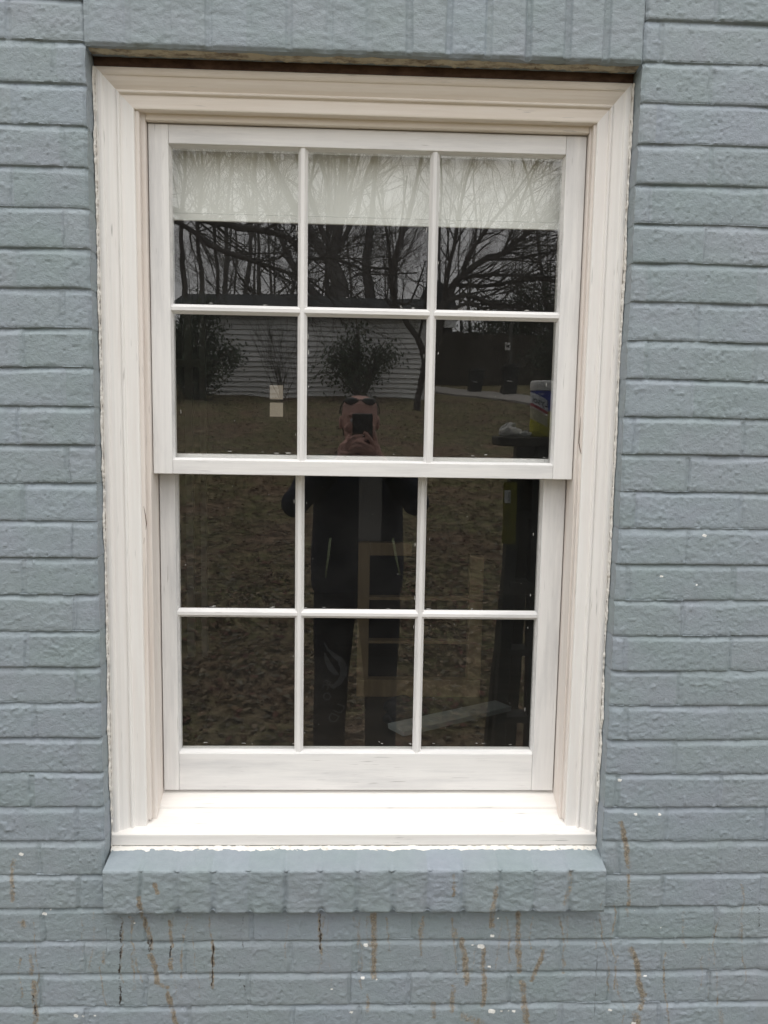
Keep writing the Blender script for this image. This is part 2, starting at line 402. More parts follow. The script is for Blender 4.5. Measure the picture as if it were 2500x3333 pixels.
class Grid:
    """several height-field sheets joined in one mesh"""
    def __init__(self): self.V = []; self.F = []; self.n = 0
    def sheet(self, P, flip=False):
        r, c, _ = P.shape; idx = np.arange(r * c).reshape(r, c) + self.n
        q = np.stack([idx[:-1, :-1], idx[:-1, 1:], idx[1:, 1:], idx[1:, :-1]], -1).reshape(-1, 4)
        if flip: q = q[:, ::-1]
        self.V.append(P.reshape(-1, 3)); self.F.append(q); self.n += r * c
    def build(self, name, m, parent, stain=True):
        V = np.concatenate(self.V).astype(np.float32); F = np.concatenate(self.F).astype(np.int32)
        me = bpy.data.meshes.new(name)
        me.vertices.add(len(V)); me.vertices.foreach_set('co', V.ravel())
        me.loops.add(F.size); me.loops.foreach_set('vertex_index', F.ravel())
        me.polygons.add(len(F)); me.polygons.foreach_set('loop_start', np.arange(0, F.size, 4, dtype=np.int32))
        me.polygons.foreach_set('loop_total', np.full(len(F), 4, np.int32))
        me.update(calc_edges=True)
        if stain:
            a = me.color_attributes.new('stain', 'FLOAT_COLOR', 'POINT')
            st = stain_at(V.astype(float)); zk = np.floor((Z_J0 + .003 - V[:, 2]) / COURSE); bx = np.where(V[:, 0] > 0, np.where(zk % 2 == 0, .628, .528), np.where(zk % 2 == 0, -.533, -.615))
            mid = (V[:, 0] > XL) & (V[:, 0] < XR) & (V[:, 2] > -.958)
            bi = np.where(mid, np.floor((V[:, 0] - XL) / .0703), np.floor((V[:, 0] - bx) / .205)); zk = np.where(mid, 77, zk)
            st = np.concatenate([st, _h(bi.astype(float), zk.astype(float), 91)[:, None]], 1).astype(np.float32); a.data.foreach_set('color', st.ravel())
        return link(name, me, m, parent, True)

wall = thing('brick_wall', (0, 0, -1.6), 'blue grey painted brick house wall around the white window', 'wall')
g = Grid()
ZB, ZT = -1.66, 2.0
def side_panel(x0, x1, inner):
    xs = cols(x0, x1); zs = course_rows(ZB, ZT)
    X, Z = np.meshgrid(xs, zs)
    Y = brick_face(X, Z)
    e = np.abs(X - inner)
    nick = .002 * noise(X * 0 + inner, Z, 1, .012, 41)
    Y = Y + .0042 * (1 - sstep(0, .0075, e + nick)) ** 1.5 * ((Z > -.94) & (Z < Z_J0 + .212))
    XX = X + np.where(e < .004, .0022 * noise(X * 0, Z, 1, .03, 42) + .0012 * noise(X * 0, Z, 1, .008, 43), 0)
    P = np.stack([XX, Y, Z], -1); g.sheet(P)
    # the reveal: the return of the brick into the window opening
    j = -1 if inner == x1 else 0
    sg = 1 if inner == x1 else -1
    dd = np.array([0, .003, .008, .016, .026, .038, .050, .064, .12])
    ok = (zs < Z_TOP + .03) & (zs > -1.0)
    fx, fy, fz = P[ok, j, 0], P[ok, j, 1], P[ok, j, 2]
    R = np.zeros((len(fx), len(dd), 3))
    for i, d in enumerate(dd):
        w = math.exp(-d / .02)
        bx = inner + (fx - inner) * w + sg * (-.0010 * (1 - w))
        jt = brick_face(np.full_like(fz, inner + sg * .03), fz)
        bx = bx - sg * np.clip(jt, 0, .004) * (.15 + .35 * w) + .0012 * noise(fz, np.full_like(fz, d), .03, .02, 44)
        R[:, i] = np.stack([bx, np.maximum(fy, 0) * w + d, fz], -1)
    g.sheet(R if inner == x1 else R[:, ::-1])
side_panel(-2.6, XL, XL); side_panel(XR, 2.8, XR)
# below the sill
xs = cols(XL, XR); zs = course_rows(ZB, -.885)
X, Z = np.meshgrid(xs, zs); g.sheet(np.stack([X, brick_face(X, Z), Z], -1))
# above the soldier course
zs = course_rows(Z_J0 + .212, ZT); X, Z = np.meshgrid(xs, zs); g.sheet(np.stack([X, brick_face(X, Z), Z], -1))
g.build('brickwork', M_BRICK, wall)

# soldier course over the opening (bricks on end)
g = Grid()
xs = cols(XL, XR, fine=.0014); zs = np.concatenate([np.linspace(Z_TOP, Z_TOP + .006, 5)[:-1], np.arange(Z_TOP + .006, Z_J0 + .2121, .0028), [Z_J0 + .212]])
X, Z = np.meshgrid(xs, zs)
def soldier(X, Z):
    jx = X + .0018 * noise(X, Z, .05, .03, 51)
    s = (jx - (XL + .0035)) / .0703; m = np.round(s); dx = (s - m) * .0703
    dep = np.where(X > .02, .0050, .0028) * (.45 + .8 * _h(m, m * 0, 52)); wid = .0052
    gg = dep * np.exp(-(np.abs(dx) / wid) ** 4)
    gg = gg + .0036 * (np.exp(-((np.abs(dx) - .0052) / .0013) ** 2)) * np.where(X > .02, 1, .45) * _h(m, m * 0, 57)
    b = np.floor(s); gg = gg + .0016 * (_h(b, b * 0, 53) - .5)
    return gg - .0011 * noise(X, Z, .04, .03, 54) - .0011 * noise(X, Z, .013, .007, 55) - .0007 * noise(X, Z, .006, .003, 56)
Y = soldier(X, Z) + .004 * (1 - sstep(0, .006, Z - Z_TOP)) ** 1.4
ZZ = Z + np.where(Z < Z_TOP + .003, .0035 * noise(X, Z * 0, .03, 1, 58) + .002 * noise(X, Z * 0, .008, 1, 59), 0)
P = np.stack([X, Y, ZZ], -1); g.sheet(P)
dd = np.array([0, .002, .006, .012, .02, .03, .040, .046])
R = np.zeros((len(dd), len(xs), 3))
for i, d in enumerate(dd):
    w = math.exp(-d / .012)
    R[i] = np.stack([xs, P[0, :, 1] * w + d, Z_TOP + (P[0, :, 2] - Z_TOP) * w + .001 * noise(xs, xs * 0 + d, .02, .02, 60)], -1)
g.sheet(R, flip=True)
g.build('soldier_course', M_BRICK, wall)

# brick sill (bricks on edge, sloping out)
def sill_mesh():
    x0, x1 = -.4812, .4990
    xs = np.arange(x0, x1 + .0007, .0015); xs[-1] = x1
    pth = []
    def seg(a, b, n):
        for i in range(n): pth.append((a[0] + (b[0] - a[0]) * i / n, a[1] + (b[1] - a[1]) * i / n))
    seg((.075, -.8480), (-.023, -.8662), 24); seg((-.023, -.8662), (-.0250, -.8690), 3); seg((-.0250, -.8690), (-.0240, -.9530), 32)
    seg((-.0240, -.9530), (-.0215, -.9565), 3); seg((-.0215, -.9565), (.02, -.9575), 8); pth.append((.02, -.9575))
    pth = np.array(pth); n = len(pth)
    tan = np.gradient(pth, axis=0); tan /= np.linalg.norm(tan, axis=1)[:, None]
    nor = np.stack([tan[:, 1], -tan[:, 0]], -1)      # points out of the brick
    arc = np.concatenate([[0], np.cumsum(np.linalg.norm(np.diff(pth, axis=0), axis=1))])
    X, A = np.meshgrid(xs, arc)
    fr = np.exp(-((arc - .145) / .06) ** 4)[:, None]          # the front face is rough, the top smooth under paint
    jx = X + .003 * noise(X, A, .04, .03, 61) * 2
    s = (jx - x0) / .0700; m = np.round(s); dx = (s - m) * .07
    dep = (.0010 + (.0020 + .0042 * _h(m, m * 0, 62)) * fr) * np.where((m < .5) | (m > 13.5), 0, 1)
    h = -dep * np.exp(-(dx / (.004 + .003 * _h(m, m * 0, 63))) ** 2)
    # the notch each joint makes in the lower and upper arris
    low = np.exp(-((A - arc[59]) / .006) ** 2); up = np.exp(-((A - arc[26]) / .005) ** 2)
    h = h - (.0055 * low + .0035 * up) * _h(m, m * 0, 64) * np.exp(-(dx / .006) ** 2) * np.where((m < .5) | (m > 13.5), 0, 1)
    b = np.floor(s); h = h + .0022 * (_h(b, b * 0, 65) - .5) * fr
    h = h + fr * (.0012 * noise(X, A, .03, .03, 66) + .0016 * noise(X, A, .012, .006, 67) + .0010 * noise(X, A, .006, .003, 68)) + .0008 * noise(X, A, .05, .03, 69)
    h = h + .0018 * noise(X, A * 0, .012, 1, 70) * (low + .6 * up)
    P = np.zeros((n, len(xs), 3)); P[:, :, 0] = X
    P[:, :, 1] = pth[:, 0][:, None] + h * nor[:, 0][:, None]; P[:, :, 2] = pth[:, 1][:, None] + h * nor[:, 1][:, None]
    return P, n
P, n = sill_mesh()
g = Grid(); g.sheet(P, flip=True)
for j in (0, -1):                                           # end faces
    e = P[:, j]; cc = np.stack([np.full(n, e[0, 0]), np.full(n, .03), np.linspace(-.86, -.95, n)], -1)
    E = np.stack([e, e * .5 + cc * .5, cc], 1); g.sheet(E, flip=(j == -1))
g.build('brick_sill', M_BRICK, wall)

# steel lintel, and the torn edge of cream paint under the soldier course
MB().box(XL - .02, XR + .02, .0405, .125, Z_TOP + .0006, Z_TOP + .009).build('steel_lintel', M_RUST, wall)
def ragged(name, x0, x1, a0, a1, amp0, amp1, m, parent, axis, seed, thick=.0015, n=420, place=None, lump=.0012):
    """a thin strip of paint or caulk with torn edges; place(t, a, h) -> point"""
    t = np.linspace(x0, x1, n); rows = 7
    e0 = a0 + amp0 * (1.1 * noise(t, t * 0, .11, 1, seed + 9) + noise(t, t * 0, .03, 1, seed) + .5 * noise(t, t * 0, .009, 1, seed + 1) + .3 * noise(t, t * 0, .004, 1, seed + 2)) * 2
    e1 = a1 + amp1 * (noise(t, t * 0, .03, 1, seed + 3) + .8 * noise(t, t * 0, .009, 1, seed + 4) + .5 * noise(t, t * 0, .004, 1, seed + 5)) * 2
    P = np.zeros((rows, n, 3))
    for i in range(rows):
        f = i / (rows - 1); a = e0 * (1 - f) + e1 * f
        h = (thick + lump * (noise(t, a, .008, .004, seed + 6) + noise(t, a, .003, .003, seed + 7)) * 2) * (0.0 if i in (0, rows - 1) else 1.0) - (.0006 if i in (0, rows - 1) else 0)
        P[i] = np.array([place(tt, aa, hh) for tt, aa, hh in zip(t, a, np.broadcast_to(h, t.shape))])
    gg = Grid(); gg.sheet(P); return gg.build(name, m, parent, stain=False)
ragged('peeling_paint', XL + .003, XR - .003, .0165, .0390, .004, .003, M_CREAM, wall, 'x', 80, .002, 420, lambda t, a, h: (t, a, Z_TOP - .0006 - h))

# dark cavity boards behind the gap over the head casing
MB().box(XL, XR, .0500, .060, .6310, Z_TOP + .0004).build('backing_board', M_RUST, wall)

# ================================================================== THE WINDOW
win = thing('sash_window', (0, .1, -.85), 'white painted timber double hung window with twelve panes', 'window')
CXL, CXR, CZT = -.4835, .4965, .6308         # casing outside
IXL, IXR, IZT = -.4185, .4385, .5640         # casing inside edge
prof = [(0, .118), (0, .0475), (.03, .0452), (.10, .0445), (.16, .0452), (.20, .0468), (.215, .0492), (.25, .0500), (.33, .0512), (.42, .0537), (.49, .0565), (.520, .0580),
        (.530, .0560), (.548, .0545), (.575, .0540), (.600, .0545), (.615, .0562), (.622, .0590), (.640, .0602), (.70, .0600), (.955, .0600), (.988, .0606), (1.0, .0625), (1.0, .118)]
ZC = -.829
def casing_piece(which):
    b = MB(); n = len(prof); ring = []
    for o, y in prof:
        xl = CXL + o * (IXL - CXL); xr = CXR + o * (IXR - CXR); zt = CZT + o * (IZT - CZT)
        if which == 'left': a, c = (xl, y, ZC), (xl, y, zt)
        elif which == 'right': a, c = (xr, y, zt), (xr, y, ZC)
        else: a, c = (xl, y, zt), (xr, y, zt)
        ring.append((a, c))
    K = 24
    vs = []
    for k in range(K + 1):
        f = k / K
        for a, c in ring: vs.append([a[i] + (c[i] - a[i]) * f for i in range(3)])
    fs = [(k * n + i, k * n + i + 1, (k + 1) * n + i + 1, (k + 1) * n + i) for k in range(K) for i in range(n - 1)]
    fs = [f[::-1] for f in fs] if False else fs
    b.add(vs, fs); return b
casing_piece('left').build('side_casing', M_CASE_V, win)
casing_piece('right').build('side_casing', M_CASE_V, win)
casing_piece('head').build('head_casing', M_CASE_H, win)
# jamb: liners and the stop between casing and upper sash
JL, JR, JT = -.4030, .4300, .5520
b = MB().box(IXL - .030, JL, .0780, .30, -.815, JT + .03).box(JR, IXR + .030, .0780, .30, -.815, JT + .03)
b.build('side_jamb', M_JAMB, win, bevel=.0018)
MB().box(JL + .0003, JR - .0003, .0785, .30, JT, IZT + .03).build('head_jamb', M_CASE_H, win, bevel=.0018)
# small quarter strip beside the jamb edge
b = MB().box(IXL - .01, IXL + .0075, .0660, .0775, -.81, IZT).box(IXR - .0045, IXR + .01, .0660, .0775, -.81, IZT)
b.build('side_stop', M_JAMB, win, bevel=.0015)
# outer sill
sp = [(.30, -.770), (.30, -.853), (.060, -.853), (.0440, -.853), (.0405, -.850), (.0400, -.8285), (.0415, -.8268), (.046, -.8254), (.0990, -.8072), (.1015, -.8050), (.1020, -.8010), (.1040, -.7990), (.150, -.7815), (.20, -.770)]
MB().prism(sp[::-1], 'x', -.4838, .4966).build('timber_sill', M_SILL, win, bevel=.0010)

def bars(mb, spec_):
    for s in spec_: mb.box(*s)
    return mb
def muntin(mb, vertical, c, a0, a1, yg, w=.0185, front=.0125, tip=.0062):
    """moulded glazing bar: bevelled cheeks and a narrow flat nose"""
    hw, ht = w / 2, tip / 2
    pr = [(-hw, yg), (-hw, yg - .0030), (-ht - .0016, yg - front + .0020), (-ht, yg - front), (ht, yg - front), (ht + .0016, yg - front + .0020), (hw, yg - .0030), (hw, yg)]
    if vertical:
        mb.prism([(c + p[0], p[1]) for p in pr][::-1], 'z', a0, a1)
    else:
        mb.prism([(p[1], c + p[0]) for p in pr], 'x', a0, a1)
def sash(name, label, x0, x1, z0, z1, gx0, gx1, gz0, gz1, yf, yg, v, h, mats, bev=.0105):
    root = thing(name, (0, 0, 0), None, None); root.parent = win; root.location = (0, 0, 0)
    root.matrix_parent_inverse = Matrix.Translation(-Vector(win.location))
    yb = yf + .040
    def part(mb, nm, m, bevel=.0012): return mb.build(nm, m, root, bevel=bevel)
    lw, rw = gx0 - .0028, gx1 + .0028
    tz, bz = gz1 + .0032, gz0 - .0035
    part(MB().box(x0, lw, yf, yb, z0, z1), 'stile', mats[0])
    part(MB().box(rw, x1, yf, yb, z0, z1), 'stile', mats[0])
    part(MB().box(lw + .0003, rw - .0003, yf + .0006, yb, tz, z1), 'top_rail', mats[1])
    part(MB().box(lw + .0003, rw - .0003, yf + .0006, yb, z0, bz), 'bottom_rail', mats[1])
    # putty bevels round the glass opening
    pb = MB(); e = .0006
    ya = yf + .0035
    pb.prism([(lw - .004, ya), (lw - .0002, ya), (gx0, yg), (lw - .004, yg)][::-1], 'z', gz0 - .003, gz1 + .003)
    pb.prism([(rw + .004, ya), (rw + .004, yg), (gx1, yg), (rw + .0002, ya)][::-1], 'z', gz0 - .003, gz1 + .003)
    pb.prism([(ya + e, tz + .004), (yg, tz + .004), (yg, gz1), (ya + e, tz + .0002)], 'x', lw, rw)
    pb.prism([(ya + e, bz - .004), (ya + e, bz - .0002), (yg, gz0), (yg, bz - .004)], 'x', lw, rw)
    part(pb, 'putty_bevel', mats[1], .0004)
    mv = MB()
    for c in v: muntin(mv, True, c, bz - .004, tz + .004, yg)
    part(mv, 'upright_glazing_bar', mats[0], 0)
    for c in h:
        mh = MB()
        xs_ = [lw - .003] + [q for c2 in v for q in (c2 - .0012, c2 + .0012)] + [rw + .003]
        muntin(mh, False, c, xs_[0], xs_[-1], yg, front=.0118)
        part(mh, 'level_glazing_bar', mats[1], 0)
    # panes
    ex = [gx0] + list(v) + [gx1]; ez = [gz0] + list(h) + [gz1]
    for i in range(len(ex) - 1):
        for j in range(len(ez) - 1):
            ta, tb = rng.normal(0, .0004, 2)
            a0, a1, c0, c1 = ex[i] - .006, ex[i + 1] + .006, ez[j] - .006, ez[j + 1] + .006
            vs = []
            for (xx, zz) in ((a0, c0), (a1, c0), (a1, c1), (a0, c1)):
                vs.append((xx, yg - .0008 + ta * (xx - (a0 + a1) / 2) + tb * (zz - (c0 + c1) / 2), zz))
            MB().add(vs, [(0, 1, 2, 3)]).build('glass_pane', M_GLASS, root)
    # dabs of white paint left on the glass
    fl = MB(); r2 = np.random.default_rng(int(abs(yg) * 1e4))
    for i in range(len(ex) - 1):
        for j in range(len(ez) - 1):
            a0, a1, c0, c1 = ex[i] + .011, ex[i + 1] - .011, ez[j] + .011, ez[j + 1] - .011
            for q in range(11):
                x_, z_ = r2.uniform(a0, a1), r2.uniform(c0, c1)
                if q < 6:
                    sd = r2.integers(4)
                    if sd == 0: x_ = a0 + r2.exponential(.0016)
                    elif sd == 1: x_ = a1 - r2.exponential(.0016)
                    else: z_ = c0 + r2.exponential(.0016)
                    w_, h_ = (r2.uniform(.0002, .0006), r2.uniform(.0008, .006)) if sd < 2 else (r2.uniform(.0008, .006), r2.uniform(.0002, .0006))
                else:
                    w_ = h_ = r2.uniform(.0003, .0007)
                vs = []
                for k in range(7):
                    an = 2 * math.pi * k / 7; rr = r2.uniform(.7, 1.2)
                    vs.append((x_ + w_ * rr * math.cos(an), yg - .0016, z_ + h_ * rr * math.sin(an)))
                fl.add(vs, [tuple(range(7))])
    fl.build('paint_flecks', M_PLAST, root)
    return root
sash('upper_sash', None, JL + .0018, JR - .0018, -.1055, JT - .0020, -.361, .3868, -.0735, .5125, .0895, .105, (-.1118, .1400), (.2135,), (M_SASH_V, M_SASH_H))
sash('lower_sash', None, JL + .0022, JR - .0022, -.7788, -.068, -.3665, .3790, -.6940, -.1, .1320, .1490, (-.1183, .1338), (-.3975,), (M_SASH_V, M_SASH_H))
# caulk along the brick, torn and lumpy
def side_caulk(x, sg, seed):
    return ragged('caulk_line', -.855, .628, .0405, .0478, .0042, .0004, M_CAULK, win, 'z', seed, .0022, 700, lambda t, a, h: (x - sg * (.0008 + h), a, t))
side_caulk(XL, -1, 101); side_caulk(XR, 1, 121)
ragged('caulk_line', CXL, CXR, .0435, .0300, .0, .0040, M_CAULK, win, 'x', 141, .0015, 460, lambda t, a, h: (t, a, -.8528 + (a - .0435) * .38 + h))
# two old scratches in the paint of the stops
for pts_ in ([(468, 1648), (474, 1680), (477, 1705), (475, 1724)], [(1890, 1355), (1886, 1410), (1884, 1440), (1889, 1468), (1892, 1478)], [(470, 1750), (468, 1770)]):
    MB().tube([at(a_, b_, .0656) for a_, b_ in pts_], [.0002] + [.0008] * (len(pts_) - 2) + [.0002], 5).build('scratch', M_RUST, win)
# a length of roller blind inside
t_ = thing('roller_blind', (0, .2, .6), 'white roller blind drawn part way down behind the top panes', 'blind')
bl = MB().box(-.395, .4225, .1425, .1440, .4035, .528); bl.build('blind_fabric', M_BLIND, t_)
MB().box(-.395, .4225, .1400, .1470, .3890, .4025).build('hem_bar', M_BLIND, t_, bevel=.001)
MB().tube([(-.396, .1560, .538), (.423, .1560, .538)], .0115, 16).build('roller_tube', M_PLAST, t_, True)
exec_later = []

# ================================================================== THE ROOM BEHIND THE GLASS
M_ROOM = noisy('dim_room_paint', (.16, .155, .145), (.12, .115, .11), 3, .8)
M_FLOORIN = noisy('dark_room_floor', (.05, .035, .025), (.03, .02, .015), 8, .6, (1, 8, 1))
rx0, rx1, ry0, ry1, rz0, rz1 = -2.0, 2.2, .30, 4.2, -1.25, 1.15
r = MB()
r.add([(rx0, ry1, rz0), (rx1, ry1, rz0), (rx1, ry1, rz1), (rx0, ry1, rz1)], [(0, 1, 2, 3)])
r.add([(rx0, ry0, rz0), (rx0, ry1, rz0), (rx0, ry1, rz1), (rx0, ry0, rz1)], [(0, 1, 2, 3)])
r.add([(rx1, ry0, rz0), (rx1, ry1, rz0), (rx1, ry1, rz1), (rx1, ry0, rz1)], [(0, 1, 2, 3)])
r.add([(rx0, ry0, rz1), (rx1, ry0, rz1), (rx1, ry1, rz1), (rx0, ry1, rz1)], [(0, 1, 2, 3)])
a0, a1, c0, c1 = JL - .003, JR + .003, -.775, JT + .003
for q in ((rx0, a0, rz0, rz1), (a1, rx1, rz0, rz1), (a0, a1, rz0, c0), (a0, a1, c1, rz1)):
    r.add([(q[0], ry0, q[2]), (q[1], ry0, q[2]), (q[1], ry0, q[3]), (q[0], ry0, q[3])], [(0, 1, 2, 3)])
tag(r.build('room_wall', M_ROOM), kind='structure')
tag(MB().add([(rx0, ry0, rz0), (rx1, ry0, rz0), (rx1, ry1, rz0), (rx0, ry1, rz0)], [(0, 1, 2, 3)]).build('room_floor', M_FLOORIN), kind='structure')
# dark low cabinet with a wooden shelf frame, a loose grey board and a black bag on it
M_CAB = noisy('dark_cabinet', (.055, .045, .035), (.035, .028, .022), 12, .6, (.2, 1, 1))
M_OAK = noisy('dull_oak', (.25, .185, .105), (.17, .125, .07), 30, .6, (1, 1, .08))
CABZ = inside(800, 1505, 1.05)[2]
t_ = thing('low_cabinet', (.3, .9, rz0), 'dark low cabinet standing in the dim room just behind the lower panes', 'cabinet')
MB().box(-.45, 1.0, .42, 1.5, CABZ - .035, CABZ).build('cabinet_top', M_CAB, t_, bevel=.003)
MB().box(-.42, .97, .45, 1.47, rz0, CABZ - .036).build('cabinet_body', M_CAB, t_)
t_ = thing('shelf_frame', (.3, 1.1, CABZ), 'open oak shelf frame seen dimly through the lower middle and right panes', 'shelf')
YS = 1.05
pl0, pl1 = inside(770, 1480, YS)[0], inside(795, 1480, YS)[0]; pr0, pr1 = inside(1010, 1400, YS)[0], inside(1040, 1400, YS)[0]
zt_ = inside(790, 1000, YS)[2]; zr = inside(790, 1172, YS)[2]; zr2 = inside(790, 1200, YS)[2]
zb0, zb1 = CABZ + .0005, inside(790, 1468, YS)[2]
for (a, c, zt2) in ((pl0, pl1, zr), (pr0, pr1, zr2)):
    MB().box(a, c, YS, YS + .035, zb1, zt2).build('post', M_OAK, t_, bevel=.002)
MB().box(pl0, pr1, YS - .002, YS + .037, zb0, zb1).build('bottom_rail', M_OAK, t_, bevel=.002)
MB().box(pl1, inside(890, 1172, YS)[0], YS + .001, YS + .03, zr2, zr).build('top_rail', M_OAK, t_, bevel=.002)
for v_ in (1292, 1386):
    z_ = inside(800, v_, YS)[2]; MB().box(pl1, pr0, YS + .002, YS + .03, z_ - .006, z_ + .004).build('shelf', M_OAK, t_)
MB().box(pl0, inside(825, 1100, YS)[0], YS + .04, YS + .07, zr, zt_).build('backing_panel', M_ROOM, t_)
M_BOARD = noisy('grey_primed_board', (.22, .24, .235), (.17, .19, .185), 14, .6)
p0, p1, p2, p3 = inside(838, 1562, .50), inside(1070, 1512, .86), inside(1105, 1526, .84), inside(872, 1580, .46)
zz = CABZ + .05
def lift(p, z): return (p[0], p[1], z)
q = [np.array(x) for x in (p0, p3, p2, p1)]
zb = [x[2] for x in q]
b = MB(); top = [tuple(x) for x in q]; bot = [(x[0], x[1], x[2] - .014) for x in q]
b.add(bot + top, [(3, 2, 1, 0), (4, 5, 6, 7), (0, 1, 5, 4), (1, 2, 6, 5), (2, 3, 7, 6), (3, 0, 4, 7)])
tag(b.build('loose_board', M_BOARD, bevel=.001), 'pale grey board lying aslant inside behind the bottom right pane', 'board')
c_ = inside(875, 1536, .72)
b = MB(); b.ell((c_[0], c_[1], c_[2]), (.062, .05, .04)); b.ell((c_[0] - .04, c_[1] - .01, c_[2] - .02), (.03, .03, .03))
for i, (x, y, z) in enumerate(b.v):
    k = 1 + .5 * float(noise(x, z + y, .03, .03, 5)); b.v[i] = (c_[0] + (x - c_[0]) * k, c_[1] + (y - c_[1]) * k, c_[2] + (z - c_[2]) * k)
tag(b.build('crumpled_bag', noisy('black_fabric', (.012, .012, .014), (.02, .02, .022), 30, .8), smooth=True), 'black crumpled bag behind the grey board inside the window', 'bag')
# pale door casing at the far left of the room and a small lit window beyond
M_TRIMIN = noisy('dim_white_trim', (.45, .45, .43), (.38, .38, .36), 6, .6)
t_ = thing('interior_door', (-1, 2.6, rz0), 'pale panelled door casing dimly visible inside at the left panes', 'door')
YD = 2.6
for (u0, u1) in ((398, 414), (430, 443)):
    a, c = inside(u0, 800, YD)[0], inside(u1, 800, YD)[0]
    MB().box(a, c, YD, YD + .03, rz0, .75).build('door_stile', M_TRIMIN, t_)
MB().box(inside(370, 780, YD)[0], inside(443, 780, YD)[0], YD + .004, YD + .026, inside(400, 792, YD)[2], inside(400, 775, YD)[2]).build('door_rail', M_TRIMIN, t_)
def emit(name, col, s):
    m = bpy.data.materials.new(name); m.use_nodes = True; N = m.node_tree.nodes; L = m.node_tree.links; N.clear()
    o = N.new('ShaderNodeOutputMaterial'); e = N.new('ShaderNodeEmission'); e.inputs[1].default_value = s
    tc = N.new('ShaderNodeTexCoord'); n = N.new('ShaderNodeTexNoise'); n.inputs['Scale'].default_value = 9
    rr = N.new('ShaderNodeValToRGB'); rr.color_ramp.elements[0].color = (*[c * .75 for c in col], 1); rr.color_ramp.elements[1].color = (*col, 1)
    L.new(tc.outputs['Object'], n.inputs[0]); L.new(n.outputs[0], rr.inputs[0]); L.new(rr.outputs[0], e.inputs[0]); L.new(e.outputs[0], o.inputs[0]); return m
YW = 4.15
a = inside(583, 832, YW); c = inside(611, 900, YW)
t_ = thing('lit_window', (a[0], YW, a[2]), 'small warm lit window of two panes deep in the dark room', 'window')
zm = (a[2] + c[2]) / 2
M_LIT = emit('warm_lit_pane', (.215, .185, .145), 1.0)
MB().box(a[0], c[0], YW, YW + .01, zm + .012, a[2]).build('lit_pane', M_LIT, t_)
MB().box(a[0], c[0], YW, YW + .01, c[2], zm - .012).build('lit_pane', M_LIT, t_)
MB().box(a[0] - .03, c[0] + .03, YW + .012, YW + .03, c[2] - .03, a[2] + .03).build('window_frame', M_ROOM, t_)

# ================================================================== THE YARD (seen in the panes)
SLOPE = .135
def gz(y, x=0):
    d = -y
    return -1.62 + (SLOPE * max(0, d - 2.2) if d < 34 else SLOPE * 31.8 + (d - 34) * .04) - .012 * x * (1 if d > 6 else 0) * min(1, max(0, (d - 6) / 6))
def onground(u, v):
    a, b = -4.0, -60.0
    f = lambda y: mir(u, v, y)[2] - gz(y, mir(u, v, y)[0])
    for k in range(50):
        m_ = (a + b) / 2
        if f(m_) > 0: a = m_
        else: b = m_
    return mir(u, v, a)
print('PATH', [onground(*q) for q in ((915, 834), (1250, 879), (1250, 896), (915, 846), (1098, 856), (1026, 846),(780,872))])
def ground():
    m = mat('lawn_and_leaves', (.1, .09, .05), .95, .1); N, L, p = nodes(m)
    n1 = tex_noise(m, 1.1, 5, .6); n2 = tex_noise(m, 9, 8, .75); n3 = tex_noise(m, 3.2, 6, .7)
    c = ramp(m, n2.outputs[0], [(.38, (.085, .072, .043)), (.52, (.23, .19, .115)), (.66, (.44, .37, .24))]).outputs[0]
    gr = ramp(m, n2.outputs[0], [(.36, (.062, .066, .032)), (.66, (.29, .275, .14))]).outputs[0]
    f = ramp(m, n3.outputs[0], [(.42, (0, 0, 0)), (.58, (1, 1, 1))]).outputs[0]
    c = mixc(m, f, c, gr)
    br = ramp(m, n2.outputs[0], [(.36, (.085, .062, .045)), (.66, (.37, .26, .185))]).outputs[0]
    f2 = ramp(m, n1.outputs[0], [(.48, (0, 0, 0)), (.62, (.85, .85, .85))]).outputs[0]
    c = mixc(m, f2, c, br); L.new(c, p.inputs['Base Color']); bump(m, n2.outputs[0], .05)
    ys = np.concatenate([np.linspace(6, -2, 9), np.arange(-2.5, -40, -.5), np.linspace(-42, -260, 20)])
    xs = np.concatenate([np.linspace(-200, -30, 10), np.arange(-28, 28.1, 1.0), np.linspace(30, 200, 10)])
    V = np.zeros((len(ys), len(xs), 3))
    for i, y in enumerate(ys):
        for j, x in enumerate(xs): V[i, j] = (x, y, gz(y, x) if y < 0 else -1.62)
    gg = Grid(); gg.sheet(V, flip=True); o = gg.build('ground', m, None, stain=False); tag(o, kind='structure')
ground()

